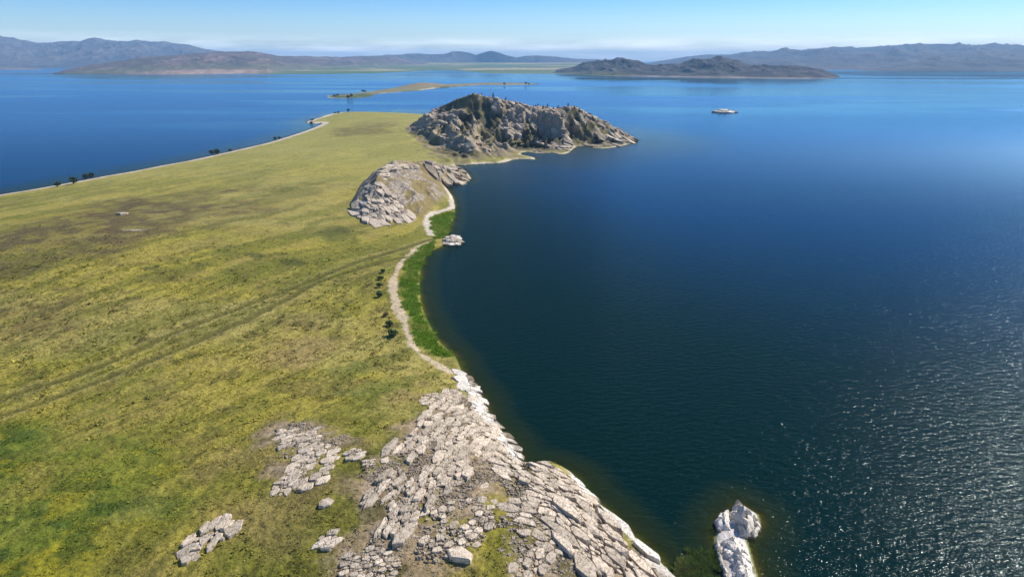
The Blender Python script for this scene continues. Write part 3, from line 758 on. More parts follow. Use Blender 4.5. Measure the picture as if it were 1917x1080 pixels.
def scatter(poly, rmin, rmax, ang, stretch, tries, dens=None, power=2.2):
    """variable-size darts inside a polygon; coordinates turned and squeezed so stones come out elongated along ang"""
    P = np.array([p[:2] for p in poly]); c, s = math.cos(ang), math.sin(ang)
    x0, y0 = P.min(0); x1, y1 = P.max(0)
    xs = RNG.uniform(x0, x1, tries); ys = RNG.uniform(y0, y1, tries)
    ok = inside(xs, ys, P)
    if dens is not None: ok &= RNG.random(tries) < dens(xs, ys)
    xs, ys = xs[ok], ys[ok]
    tx = (c * xs + s * ys) / stretch; ty = -s * xs + c * ys
    rr = rmin + (rmax - rmin) * RNG.random(len(xs)) ** power
    order = np.argsort(-rr[: len(xs)]) if len(xs) < 4000 else np.argsort(-(rr + RNG.normal(0, .15 * rmax, len(rr))))
    pts, rad, grid, cs = [], [], {}, rmax * 2
    for i in order:
        gx, gy = int(tx[i] // cs), int(ty[i] // cs); good = True
        for ax in (-1, 0, 1):
            for ay in (-1, 0, 1):
                for j in grid.get((gx + ax, gy + ay), ()):
                    if (pts[j][0] - tx[i]) ** 2 + (pts[j][1] - ty[i]) ** 2 < ((rad[j] + rr[i]) * .86) ** 2: good = False; break
                if not good: break
            if not good: break
        if good:
            grid.setdefault((gx, gy), []).append(len(pts)); pts.append((tx[i], ty[i])); rad.append(rr[i])
    return pts, rad, (c, s, stretch)
def stones(poly, rmin, rmax, ang, stretch, tries, hmin, hmax, gap=.10, dens=None, power=2.2, hfun=None, sink=.7, reach=2.1, drop=.05, step=.5):
    """list of (area, V, F) per stone, in world coordinates"""
    pts, rad, (c, s, k) = scatter(poly, rmin, rmax, ang, stretch, tries, dens, power)
    if not pts: return []
    cl = cells(pts, [r * (reach if random.random() < .85 else 1.3) for r in rad])
    res = []
    hf = hfun or height
    allp = []; meta = []
    for (px_, py_), r, poly_ in zip(pts, rad, cl):
        if len(poly_) < 3 or random.random() < drop: continue
        q = np.array(poly_); cen = q.mean(0)
        # merge near-coincident corners
        kq = [q[0]]
        for z_ in q[1:]:
            if np.hypot(*(z_ - kq[-1])) > r * .16: kq.append(z_)
        if len(kq) > 3 and np.hypot(*(kq[-1] - kq[0])) < r * .28: kq.pop()
        if len(kq) < 3: continue
        q = np.array(kq); ext = np.hypot(*(q - cen).T).mean()
        sh = max(1 - gap / max(ext, .05), .6) * random.uniform(.94, 1.0)
        q = cen + (q - cen) * sh + RNG.normal(0, .035 * r, q.shape)
        w = np.stack([c * q[:, 0] * k - s * q[:, 1], s * q[:, 0] * k + c * q[:, 1]], 1)
        cw = w.mean(0)
        allp.append(w); meta.append((cw, r))
    if not allp: return []
    cat = np.concatenate([np.concatenate([w, m[0][None]]) for w, m in zip(allp, meta)])
    zc = hf(cat[:, 0], cat[:, 1]); o_ = 0
    for w, (cw, r) in zip(allp, meta):
        n = len(w); zb = zc[o_:o_ + n]; z0 = zc[o_ + n]; o_ += n + 1
        h = (hmin + (hmax - hmin) * (step * random.random() + (1 - step) * float(fbm(cw[0] / 5, cw[1] / 5, 261, 3)) * 1.3)) * (.45 + .55 * (r / rmax) ** .6)
        tilt = RNG.normal(0, .10, 2)
        tp = lambda pts_: z0 + h + (pts_ - cw) @ tilt
        zbase = zb * .5 + z0 * .5
        mid = cw + (w - cw) * 1.0
        ztop = np.maximum(tp(w) * .55 + (zb + h) * .45, zbase + .05)
        in1 = cw + (w - cw) * random.uniform(.84, .95) + RNG.normal(0, .04 * r, w.shape)
        bot = cw + (w - cw) * random.uniform(1.0, 1.06)
        zshould = zbase + (ztop - zbase) * random.uniform(.55, .8)
        Vs = np.concatenate([np.c_[bot, np.minimum(zb, z0) - sink], np.c_[mid, zshould + RNG.normal(0, .06 * h, n)], np.c_[in1, ztop + RNG.normal(0, .07 * h, n)],
                             [[cw[0], cw[1], ztop.mean() + .06 * h]]])
        F = []
        for i in range(n):
            j = (i + 1) % n
            F += [(i, j, n + j), (i, n + j, n + i), (n + i, n + j, 2 * n + j), (n + i, 2 * n + j, 2 * n + i), (2 * n + i, 2 * n + j, 3 * n)]
        x_, y_ = w[:, 0], w[:, 1]
        area = .5 * abs(np.dot(x_, np.roll(y_, 1)) - np.dot(y_, np.roll(x_, 1)))
        res.append((area, Vs, np.array(F), cw, h))
    return res
def put_stones(parent, origin, lst, matf, most=290, name='rock', rest='rubble'):
    """the largest stones one object each; the others joined into one part"""
    lst = sorted(lst, key=lambda q: -q[0]); o3 = np.array(origin)
    for q in lst[:most]:
        c3 = np.array([q[3][0], q[3][1], q[1][:, 2].mean()])
        me = mesh_np(name, q[1] - c3, q[2], matf(q))
        link(name, me, parent, Vector(c3 - o3))
    left = lst[most:]
    if left:
        groups = {}
        for q in left: groups.setdefault(matf(q).name, []).append(q)
        Vs, Fs, mi, off = [], [], [], 0
        names = list(groups)
        for gi, g in enumerate(names):
            for q in groups[g]:
                Vs.append(q[1] - o3); Fs.append(q[2] + off); off += len(q[1]); mi.append(np.full(len(q[2]), gi))
        me = mesh_np(rest, np.concatenate(Vs), np.concatenate(Fs))
        for g in names: me.materials.append(bpy.data.materials[g])
        me.polygons.foreach_set('material_index', np.concatenate(mi).astype(np.int32))
        o = link(rest, me, parent); o['kind'] = 'stuff'
def outcrop(name, label, centre_uv, lst, matf, cat='rock outcrop', group=None, most=290):
    p = hit(*centre_uv)
    e_ = bpy.data.objects.new(name, None); SC.collection.objects.link(e_); e_.location = Vector(p)
    tag(e_, label, cat, group)
    put_stones(e_, p, lst, matf, most)
    return e_
W = lambda P, z=None: [hit(*p)[:2] for p in P]
def near_mat(q):
    d_ = float(sdf(np.array([q[3][0]]), np.array([q[3][1]]), LAND)[0])
    lim = 3.2 + 2.2 * float(vnoise(q[3][0] / 5, q[3][1] / 5, 91))
    return M_WHITE if d_ < lim else M_STONE
patchy = lambda sc, sd, lo, hi: (lambda x, y: sstep(lo, hi, fbm(x / sc, y / sc, sd, 3)))

# main foreland: a tapering band of cracked slabs from the point down to the left, and loose stones on the brown ground
A1 = W([(858, 722), (885, 722), (912, 790), (930, 830), (900, 870), (860, 905), (780, 960), (760, 1000), (705, 985), (672, 950), (700, 905), (740, 870), (720, 850), (780, 800), (818, 760), (832, 735)])
A2 = W([(862, 700), (880, 712), (912, 780), (945, 815), (968, 850), (995, 888), (975, 893), (935, 890), (935, 850), (905, 800), (880, 745)])
A3 = W([(880, 880), (935, 850), (980, 895), (925, 920), (920, 985), (880, 1055), (840, 1040), (760, 1000), (800, 950)])
L = stones(A1, .15, .95, 1.27, 2.5, 46000, .1, 1.25, .035, patchy(4.5, 200, .48, .56), 3.2)
L += stones(A2, .2, 1.2, -.95, 2.0, 9000, .2, 1.0, .03, None, 2.8)
L += stones(A3, .16, .9, 1.0, 1.4, 14000, .08, .45, .07, patchy(7, 201, .40, .62), 3.2, reach=1.35)
outcrop('rock_outcrop', 'wide band of cracked pale slabs running down to the bay point', (840, 850), L, near_mat)
# right hand shore rocks
B1 = W([(1012, 875), (1045, 882), (1082, 903), (1100, 930), (1060, 955), (1040, 960), (1000, 930), (985, 905)])
B2 = W([(960, 930), (1010, 930), (1060, 960), (1085, 1000), (1040, 1040), (985, 1000), (955, 965)])
B3 = W([(1045, 985), (1085, 960), (1130, 960), (1170, 995), (1240, 1060), (1262, 1085), (1150, 1100), (1100, 1060), (1060, 1030)])
B4 = W([(960, 1010), (1040, 1045), (1100, 1100), (960, 1100)])
L = stones(B1, .16, 1.0, -.7, 2.1, 14000, .15, 1.2, .03, None, 2.6)
L += stones(B2, .22, 1.3, -.3, 1.35, 9000, .12, .6, .12, patchy(5, 203, .44, .55), 2.6)
L += stones(B3, .2, 1.45, -1.02, 2.7, 20000, .2, 1.9, .05, patchy(4, 209, .42, .52), 2.4)
L += stones(B4, .16, 1.1, 1.3, 1.6, 8000, .1, .5, .10, patchy(6, 204, .43, .6), 2.8, reach=1.35)
outcrop('rock_outcrop', 'steep pale rock shelves along the shore at bottom centre', (1100, 1000), L, near_mat)
# slabs in the grass
C1 = W([(522, 800), (545, 800), (560, 815), (600, 800), (600, 835), (560, 850), (535, 845)]); C2 = W([(560, 850), (600, 832), (634, 836), (625, 860), (600, 905), (570, 912), (552, 895), (555, 870)])
C3 = W([(520, 890), (550, 880), (552, 915), (515, 930)])
L = stones(C1, .2, .95, .8, 1.8, 6000, .12, .5, .07, patchy(3.2, 208, .42, .52), 2.4, reach=1.6) + stones(C2, .25, 1.25, .95, 1.5, 6000, .15, .65, .10, patchy(4, 218, .38, .48), 1.6, reach=1.5) + stones(C3, .2, .8, 1.2, 1.4, 2000, .15, .4, .14, patchy(4, 205, .4, .5))
outcrop('rock_outcrop', 'cluster of pale tilted slabs in the grass left of the foreland', (585, 855), L, lambda q: M_STONE)
D1 = W([(382, 990), (400, 985), (424, 989), (430, 996), (414, 1012), (400, 1014), (388, 1006)])
L = stones(D1, .3, .95, 1.35, 1.9, 3000, .3, 1.1, .12, None, 1.3, drop=0) + stones(W([(352, 1015), (368, 1010), (368, 1045), (355, 1048)]), .4, 1.0, 1.3, 1.5, 800, .3, .7)
outcrop('rock_outcrop', 'small upright group of pale slabs alone in lower left grass', (405, 1005), L, lambda q: M_STONE)
E1 = W([(654, 846), (666, 842), (673, 850), (670, 858), (657, 858)])
outcrop('rock_outcrop', 'little knot of pale stones just left of the slab band', (665, 852), stones(E1, .25, .8, .6, 1.3, 800, .3, .7) + stones(W([(684, 862), (698, 863), (697, 874), (685, 873)]), .2, .5, .6, 1.3, 800, .2, .4), lambda q: M_STONE)
F1 = W([(600, 1008), (622, 999), (628, 1016), (610, 1025)])
outcrop('rock_outcrop', 'broken pale ledge in the grass at lower centre', (612, 1015), stones(F1, .2, .8, .7, 1.8, 1200, .25, .6), lambda q: M_STONE)
G1 = W([(650, 1040), (700, 1025), (745, 1045), (735, 1085), (640, 1090)])
outcrop('rock_outcrop', 'rubbly pale rock patch on bottom edge below the slab band', (700, 1060), stones(G1, .14, .7, .6, 1.4, 7000, .08, .35, .07, patchy(5, 207, .4, .58), 2.8, reach=1.35), lambda q: M_STONE)
H1 = W([(790, 745), (812, 738), (832, 745), (815, 760), (795, 758)])
outcrop('rock_outcrop', 'small broken stones at the upper edge of the slab band', (808, 750), stones(H1, .25, .8, .7, 1.5, 900, .2, .5), lambda q: M_STONE)
# fine broken stone strewn between the slabs (nobody could count it)
def pebbles(n, seed):
    r = np.random.default_rng(seed); xs, ys = [], []
    for R_, k in zip(ROCKBARE, (.58, .26, .11, .05)):
        P = np.array(R_); m = int(n * k)
        x = r.uniform(P[:, 0].min() - 4, P[:, 0].max() + 4, m * 3); y = r.uniform(P[:, 1].min() - 4, P[:, 1].max() + 4, m * 3)
        sd_ = sdf(x, y, P) + (fbm(x / 6, y / 6, seed, 3) - .5) * 12
        kk = np.where(sd_ > 0)[0][:m]; xs.append(x[kk]); ys.append(y[kk])
    x, y = np.concatenate(xs), np.concatenate(ys); z, d_, _ = height(x, y, True)
    kk = d_ > .5; x, y, z = x[kk], y[kk], z[kk]; N_ = len(x)
    s_ = np.clip(r.lognormal(-1.75, .5, N_), .07, .6); an = r.uniform(0, 6.28, N_)
    base = np.array([[-1, -.7, -.3], [1, -.6, -.3], [.9, .7, -.3], [-.8, .8, -.3], [-.6, -.4, .55], [.6, -.45, .7], [.5, .45, .5], [-.55, .4, .75]])
    V0 = base[None] * s_[:, None, None] * r.uniform(.7, 1.3, (N_, 8, 3)); V0[:, :, 0] *= r.uniform(1, 1.8, (N_, 1))
    ca, sa = np.cos(an)[:, None], np.sin(an)[:, None]
    Vx = V0[:, :, 0] * ca - V0[:, :, 1] * sa + x[:, None]; Vy = V0[:, :, 0] * sa + V0[:, :, 1] * ca + y[:, None]; Vz = V0[:, :, 2] + z[:, None]
    f = np.array([[4, 5, 6, 7], [0, 1, 5, 4], [1, 2, 6, 5], [2, 3, 7, 6], [3, 0, 4, 7]])
    F = (f[None] + (np.arange(N_) * 8)[:, None, None]).reshape(-1, 4)
    o = link('gravel', mesh_np('gravel', np.stack([Vx, Vy, Vz], 2).reshape(-1, 3), F, M_GRAVEL))
    tag(o, 'fine broken pale stone strewn between the rock slabs', None, None, 'stuff')
pebbles(20000, 251)
# rock fin in the water at bottom right
def T_(P): return [at(*p, 0) for p in P]
def crag_block(P, h, seed, cell=1.9, step=.22, power=.55):
    """one solid craggy rock rising from the outline P, its skin broken into tilted facets"""
    P = np.array(P); x0, y0 = P.min(0); x1, y1 = P.max(0)
    nx_, ny_ = int((x1 - x0) / step) + 2, int((y1 - y0) / step) + 2
    gx_, gy_ = np.meshgrid(np.linspace(x0, x1, nx_), np.linspace(y0, y1, ny_)); x, y = gx_.ravel(), gy_.ravel()
    w = (fbm(x / .9, y / .9, seed, 3) - .5) * .5
    d_ = sdf(x, y, P) + w; m_ = d_.max()
    r = np.random.default_rng(seed); n = int((x1 - x0) * (y1 - y0) / cell ** 2) + 4
    c = r.uniform([x0, y0], [x1, y1], (n, 2)); k = r.normal(0, .5, (n, 2)); o = r.normal(0, .4, n)
    D = ((x[:, None] - c[:, 0]) ** 2 + ((y[:, None] - c[:, 1]) * .6) ** 2); j = np.argmin(D, 1)
    s2 = np.sort(D, 1)[:, :2]; crk = np.sqrt(s2[:, 1]) - np.sqrt(s2[:, 0])
    z = h * np.clip(d_ / m_, 0, 1) ** power + (o[j] + (x - c[j, 0]) * k[j, 0] + (y - c[j, 1]) * k[j, 1]) * sstep(0, .5, d_) * h * .28 - .35 * sstep(.22, .0, crk) * sstep(.1, .6, d_)
    z = np.where(d_ > 0, z + .1, d_ * 2.2) - .15
    i0 = (np.arange(ny_ - 1)[:, None] * nx_ + np.arange(nx_ - 1)[None, :]).ravel()
    Qb = np.stack([i0, i0 + 1, i0 + 1 + nx_, i0 + nx_], 1); Qb = Qb[(d_[Qb].max(1) > -.9)]
    uq, inv = np.unique(Qb, return_inverse=True)
    return np.stack([x, y, z], 1)[uq], inv.reshape(-1, 4)
p_ = at(1385, 1000, 0)
fin = bpy.data.objects.new('rock_outcrop', None); SC.collection.objects.link(fin); fin.location = (p_[0], p_[1], 0)
tag(fin, 'white rock fin standing in the water at bottom right', 'rock outcrop')
for k, (P, h) in enumerate((([(1370, 945), (1378, 938), (1392, 946), (1408, 965), (1413, 985), (1400, 1004), (1384, 1004), (1372, 988), (1364, 965)], 3.4),
        ([(1336, 976), (1348, 958), (1364, 954), (1373, 985), (1384, 1004), (1365, 1002), (1345, 994)], 2.2),
        ([(1404, 958), (1418, 968), (1427, 986), (1414, 1007), (1400, 1004), (1411, 985)], 1.4),
        ([(1350, 1006), (1378, 1006), (1394, 1022), (1410, 1055), (1424, 1110), (1444, 1190), (1404, 1190), (1378, 1110), (1363, 1055), (1352, 1030)], 2.5),
        ([(1336, 1016), (1346, 1010), (1356, 1050), (1370, 1092), (1360, 1098), (1340, 1042)], 1.1))):
    Vb, Qb = crag_block([at(*q, h * .22) for q in P], h, 870 + k)
    link('rock', mesh_np('rock', Vb - np.array([p_[0], p_[1], 0]), Qb, M_WHITE), fin)
# rock at the end of the reeds
flatw = lambda x, y: np.zeros(np.shape(x)) - .1
def mound(P, h):
    def f(x, y):
        d_ = sdf(x, y, P); m_ = max(d_.max(), .1)
        return -.35 + h * np.clip(d_ / m_ + .15, 0, 1) ** .7 + (fbm(x / 2.2, y / 2.2, 233, 3) - .5) * h * .5
    return f
p_ = at(846, 453, 0)
IP = T_([(829, 454), (838, 446), (852, 444), (864, 450), (862, 457), (848, 460), (834, 459)])
L = stones(IP, .45, 1.9, .4, 1.15, 4000, .3, 1.0, .06, None, 1.5, mound(IP, 2.6), 1.2, 1.3, 0)
ro = bpy.data.objects.new('rock_islet', None); SC.collection.objects.link(ro); ro.location = (p_[0], p_[1], 0)
tag(ro, 'small pale rock islet at the tip of the reed bed', 'rock islet'); put_stones(ro, (p_[0], p_[1], 0), L, lambda q: M_WHITE if random.random() < .5 else M_STONE)
# white skerry on the open lake
p_ = at(1355, 210, 0)
IP = T_([(1337, 210.2), (1345, 208.8), (1358, 208.3), (1370, 209.4), (1374, 210.6), (1364, 212), (1347, 212)])
L = stones(IP, 1.5, 5, .1, 1.3, 4000, .8, 2.6, .3, None, 1.5, mound(IP, 4.2), 2, 1.3, 0)
ro = bpy.data.objects.new('rock_islet', None); SC.collection.objects.link(ro); ro.location = (p_[0], p_[1], 0)
tag(ro, 'low white rock islet alone on the open lake', 'rock islet'); put_stones(ro, (p_[0], p_[1], 0), L, lambda q: M_WHITE)
# loose boulders in the grass
for (u, v, r), lab in (((439, 946, .8), 'lone pale boulder in dry grass above the upright slabs'), ((611, 944, .75), 'rounded pale boulder in grass between slab cluster and ledge'),
                       ((232, 401, 1.5), 'white boulder far out on the brown left plain'), ((862, 1040, 1.0), 'pale boulder on brown ground at bottom centre'),
                       ((720, 865, .6), 'pale boulder beside the left edge of the slab band')):
    p_ = hit(u, v)
    sq = [(p_[0] + r * .4 * math.cos(q), p_[1] + r * .4 * math.sin(q)) for q in (0, 1.5, 3.1, 4.7)]
    s_ = stones(sq, r, r * 1.05, random.uniform(0, 3), 1.25, 60, r * .7, r * .9)
    if s_:
        q = s_[0]; c3 = np.array([q[3][0], q[3][1], q[1][:, 2].mean()])
        o = link('boulder', mesh_np('boulder', q[1] - c3, q[2], M_STONE), None, Vector(c3)); tag(o, lab, 'boulder', 'loose boulders in the grass')

# crags of the knoll and the hill: stones that belong to those two landforms
K1 = W([(664, 398), (672, 382), (686, 362), (696, 346), (715, 350), (735, 368), (752, 385), (764, 397), (755, 408), (730, 411), (700, 416), (676, 410)])
K2 = W([(705, 335), (722, 312), (745, 303), (790, 306), (788, 318), (745, 326), (725, 338)])
K3 = W([(800, 307), (845, 314), (876, 335), (855, 341), (830, 332), (808, 322)])
L = stones(K1, .6, 2.4, -1.12, 3.0, 9000, .1, .75, .05, patchy(12, 211, .38, .50), 2.0, None, 2.4) + stones(K2, .7, 2.4, .9, 1.6, 5000, .3, 1.2, .2, patchy(12, 212, .48, .60), 2.2, None, 2.0, 1.6)
L += stones(K3, .8, 3.0, -1.1, 2.8, 5000, .6, 2.2, .2, patchy(12, 213, .32, .46), 1.8, None, 2.0)
put_stones(TERR[2], (0, 0, 0), L, lambda q: M_STONE if q[3][1] < 560 or random.random() < .4 else M_GREY)
hx, hy = [p[0] for p in HILLFOOT], [p[1] for p in HILLFOOT]
def hill_d(x, y):
    z, d, J = height(x, y, True)
    ex = J['rib'] * .75 + J['crag'] * .45 + (fbm(x / 20, y / 28, 151, 4) - .5) * .9 + .12 * sstep(-60, 40, x)
    return sstep(.60, .74, ex) * (J['t'] > .04 + .12 * (x < 20)) * (1 - .85 * sstep(.62, .34, J['t']) * sstep(45, -25, x)) * (d > 3) * sstep(.98, .8, J['t'] * (y > 985))
L = stones([p[:2] for p in HILLFOOT], 1.0, 3.0, -1.23, 3.2, 16000, .3, 1.7, .18, hill_d, 2.2, None, 3.0, 1.6)
put_stones(TERR[1], (0, 0, 0), L, lambda q: M_GREY if random.random() < .75 else M_STONE)

# ------------------------------------------------------------------ grass, reeds (uncountable)
def blades(px_, py_, pz_, cols_, hgt, wid, n, lean, seed):
    r = np.random.default_rng(seed); N = len(px_)
    a_ = r.uniform(0, 2 * np.pi, (N, n)); h = hgt[:, None] * r.uniform(.6, 1.15, (N, n)); b = wid[:, None] * r.uniform(.7, 1.3, (N, n))
    rr = wid[:, None] * r.uniform(0, 1.1, (N, n))
    bx_, by_ = px_[:, None] + rr * np.cos(a_), py_[:, None] + rr * np.sin(a_)
    tx, ty = bx_ + lean * h * np.cos(a_), by_ + lean * h * np.sin(a_)
    ox, oy = -np.sin(a_) * b * .5, np.cos(a_) * b * .5
    z0 = pz_[:, None] - .05 + 0 * h
    Vs = np.stack([np.stack([bx_ - ox, by_ - oy, z0], 2), np.stack([bx_ + ox, by_ + oy, z0], 2), np.stack([tx, ty, z0 + h], 2)], 2).reshape(-1, 3)
    F = np.arange(len(Vs)).reshape(-1, 3)
    c = np.repeat(cols_, n * 3, 0) * np.repeat(r.uniform(.75, 1.25, (N * n, 1)), 3, 0)
    return Vs, F, c
NG = 150000
gy = np.exp(RNG.uniform(math.log(85), math.log(430), NG)); gx = gy * RNG.uniform(-.97, .40, NG)
gz, gd, GI = height(gx, gy, True)
soilm = np.zeros(NG)
for R in ROCKBARE: soilm = np.maximum(soilm, sstep(-3, 2, sdf(gx, gy, R)))
clump = fbm(gx / 4, gy / 4, 301, 3)
rutd = np.minimum(seg_dist(gx, gy, RUT1, False)[0], seg_dist(gx, gy, RUT2, False)[0])
ok = (gd > 5) & (GI['dk'] < -2) & (RNG.random(NG) < (sstep(.38, .62, clump) * .8 + .06) * sstep(430, 180, gy)) & (RNG.random(NG) > soilm * .8) & (rutd > 1.6) & (seg_dist(gx, gy, SANDLINE, False)[0] > 3)
gx, gy, gz, gd = gx[ok], gy[ok], gz[ok], gd[ok]; GI = {k: v[ok] for k, v in GI.items()}
gc, _, _, _ = ground_colour(gx, gy, gz, gd, GI)
gz = gz + ((fbm(gx / 1.5, gy / 1.5, 71, 2) - .5) * .5 + (fbm(gx / 5, gy / 5, 72, 2) - .5) * .5) * sstep(2, 12, gd) * sstep(600, 250, gy)
gc = gc * RNG.uniform(.9, 1.75, (len(gx), 1)) * np.array([1.0, 1.02, .95])
sz = RNG.lognormal(-.1, .35, len(gx)) * np.clip(gy / 170, .75, 1.7)
Vs, F, c = blades(gx, gy, gz, gc, .22 * sz, .34 * sz, 5, 1.1, 5)
o = link('grass', mesh_np('grass', Vs, F, M_GRASS, False, c)); tag(o, 'olive tussocky grass covering the near plain', None, None, 'stuff')

def reed_patch(poly, n, label, seed, hgt=1.5, base=(.19, .30, .016), alt=(.32, .36, .05)):
    P = np.array(poly); r = np.random.default_rng(seed)
    x = r.uniform(P[:, 0].min(), P[:, 0].max(), n); y = r.uniform(P[:, 1].min(), P[:, 1].max(), n)
    sd_ = sdf(x, y, P) + (fbm(x / 5, y / 5, seed, 4) - .52) * 9 - r.random(n) ** 2 * 2.5
    k = sd_ > 0; x, y = x[k], y[k]
    z = np.maximum(height(x, y), -.25)
    cc = np.zeros((len(x), 3)); cc[:] = base
    cc = lerp3(cc, alt, sstep(.45, .7, fbm(x / 5, y / 5, seed + 3, 3)) * .8)
    h = hgt * r.uniform(.6, 1.2, len(x)) * (.65 + .6 * fbm(x / 4, y / 4, seed + 9, 2))
    Vs, F, c = blades(x, y, z, cc, h, .30 * np.ones(len(x)), 6, .6, seed)
    o = link('reed_bed', mesh_np('reed_bed', Vs, F, M_REED, False, c)); tag(o, label, None, None, 'stuff')
reed_patch(REEDZONE, 34000, 'long curved bed of bright green reeds along the bay', 401, .8)
reed_patch([at(*p, .4) for p in [(806, 432), (803, 415), (815, 405), (850, 394), (852, 405), (846, 425), (838, 445), (820, 448)]], 8000, 'smaller green reed patch between islet rock and knoll', 402, .8)
reed_patch([at(*p, .2) for p in [(1262, 1045), (1285, 1024), (1318, 1022), (1345, 1042), (1352, 1070), (1362, 1110), (1300, 1130), (1268, 1085)]], 14000, 'dark green water grass beside the white rock fin', 403, 1.0, (.10, .15, .03), (.17, .19, .05))
reed_patch([at(*p, .8) for p in [(945, 905), (985, 897), (1000, 915), (1000, 940), (945, 945), (930, 925)]], 3000, 'dark low shrubs in the cleft between the two rock shores', 404, .6, (.045, .055, .012), (.07, .08, .02))

# ------------------------------------------------------------------ trees and bushes
def leaf_cloud(rx, rz, n, size, seed, zc, base=(.030, .045, .014), lobes=5, cone=False):
    r = np.random.default_rng(seed)
    if cone:
        t = r.random(n) ** .75; zz_ = zc - rz + 2 * rz * (1 - t); rad = rx * t ** .85 * (.55 + .45 * r.random(n)); a_ = r.uniform(0, 2 * np.pi, n)
        P = np.stack([rad * np.cos(a_), rad * np.sin(a_), zz_], 1)
    else:
        lc = r.normal(0, 1, (lobes, 3)); lc /= np.linalg.norm(lc, axis=1)[:, None]; lc *= .5 * r.random((lobes, 1)) ** .4
        lr = r.uniform(.42, .62, lobes); li = r.integers(0, lobes, n)
        q = r.normal(0, 1, (n, 3)); q /= np.linalg.norm(q, axis=1)[:, None]
        P = lc[li] + q * (lr[li] * r.uniform(.6, 1.0, n))[:, None]
        P = P * [rx, rx, rz] + [0, 0, zc]
    nrm_ = r.normal(0, 1, (n, 3)) + (P - [0, 0, zc]) / max(rx, rz) * 1.2; nrm_ /= np.linalg.norm(nrm_, axis=1)[:, None]
    t1 = np.cross(nrm_, r.normal(0, 1, (n, 3))); t1 /= np.linalg.norm(t1, axis=1)[:, None]; t2 = np.cross(nrm_, t1)
    s_ = size * r.uniform(.6, 1.4, (n, 1))
    Vs = np.stack([P - t1 * s_ - t2 * s_ * .5, P + t1 * s_ * .9 - t2 * s_ * .6, P + t1 * s_ * .7 + t2 * s_ * .6, P - t1 * s_ * .8 + t2 * s_ * .5], 1).reshape(-1, 3)
    c = np.repeat(np.array(base) * r.uniform(.65, 1.45, (n, 1)), 4, 0)
    return Vs, np.arange(n * 4).reshape(-1, 4), c
def trunk_mesh(h, r0, seed, limbs=4):
    r = random.Random(seed); V_, F_ = [], []
    def tube(p0, p1, a0, a1):
        d_ = (Vector(p1) - Vector(p0)).normalized(); s1 = d_.orthogonal().normalized(); s2 = d_.cross(s1)
        b = len(V_)
        for p, rad in ((p0, a0), (p1, a1)):
            for k in range(6):
                q = k * math.pi / 3; V_.append(tuple(Vector(p) + s1 * math.cos(q) * rad + s2 * math.sin(q) * rad))
        for k in range(6): F_.append((b + k, b + (k + 1) % 6, b + 6 + (k + 1) % 6, b + 6 + k))
    top = (r.uniform(-.1, .1) * h, r.uniform(-.1, .1) * h, h)
    tube((0, 0, -.3), top, r0, r0 * .5)
    for k in range(limbs):
        f = r.uniform(.45, .9); st = tuple(np.array(top) * f); an = r.uniform(0, 6.28)
        tube(st, (st[0] + math.cos(an) * h * .5, st[1] + math.sin(an) * h * .5, st[2] + h * r.uniform(.25, .55)), r0 * .45, r0 * .15)
    return mesh_np('trunk', V_, F_, M_BARK, True)
def tree(name, label, p, rx, hh, cat, group, seed, base=(.026, .036, .012), n=420, crown='crown'):
    e_ = bpy.data.objects.new(name, None); SC.collection.objects.link(e_); e_.location = Vector(p)
    tag(e_, label, cat, group)
    Vs, F, c = leaf_cloud(rx, hh * .46, n, rx * .15, seed, hh * .52, base, 7)
    link(crown, mesh_np(crown, Vs, F, M_LEAF, False, c), e_)
    link('trunk', trunk_mesh(hh * .4, rx * .09, seed), e_)
    return e_
# row of bushes behind the sand strip (nearest first)
for k, ((u, v, r_, hh), lab) in enumerate((((737, 630, 2.6, 3.6), 'largest dark bush, nearest end of the row behind the reeds'),
        ((729, 611, 1.9, 2.8), 'dark bush touching the largest bush, second in the row behind the reeds'),
        ((722, 592, 1.5, 2.0), 'small brownish bush alone in the middle gap of the row'),
        ((711, 556, 2.0, 3.0), 'round dark bush at the near end of the upper four'),
        ((711, 538, 1.8, 2.6), 'dark bush second from near among the upper four'),
        ((713, 524, 1.7, 2.4), 'dark bush third from near among the upper four'),
        ((718, 511, 1.5, 2.2), 'farthest small bush of the row behind the reeds'))):
    tree('bush', lab, hit(u, v), r_, hh, 'bush', 'row of bushes behind the reed bed', 500 + k, (.15, .10, .055) if k == 2 else (.085, .125, .04), 320, 'foliage')
for k, ((u, v, r_, hh), lab) in enumerate((((108, 350, 3.6, 5.4), 'small round dark tree, leftmost on the left beach'),
        ((138, 345, 4.3, 7.5), 'tallest dark tree on left beach, middle of three'),
        ((160, 335, 3.8, 5.0), 'left half of the wide dark thicket on the left beach'),
        ((171, 334, 4.2, 5.4), 'right half of the wide dark thicket on the left beach'),
        ((397, 291, 3.6, 7.4), 'left of two close dark trees halfway along the left beach'),
        ((407, 290, 4.2, 7.0), 'right of two close dark trees halfway along the left beach'),
        ((431, 285, 2.4, 4.2), 'small lone tree just past the close pair on the beach'),
        ((515, 261, 3.4, 3.4), 'low dark shrub on the beach before the hooked spit'),
        ((523, 260, 3.2, 2.8), 'lower dark shrub joined on the right of the beach shrub'),
        ((585, 226, 4.0, 3.2), 'dark shrub on the hooked spit at the far beach end'),
        ((583, 231, 4.6, 2.8), 'flat dark thicket at waterline of the hooked spit'),
        ((652, 211, 3.5, 8.0), 'lone dark tree on far edge of the grass plain'),
        ((627, 214, 3.2, 5.0), 'small dark tree left of the lone far edge tree'),
        ((633, 213, 3.2, 5.0), 'second small dark tree beside the lone far edge tree'))):
    p_ = hit(u, v)
    tree('tree', lab, p_, r_, hh, 'tree', 'trees along the left shore', 600 + k, (.050, .072, .026), 220)
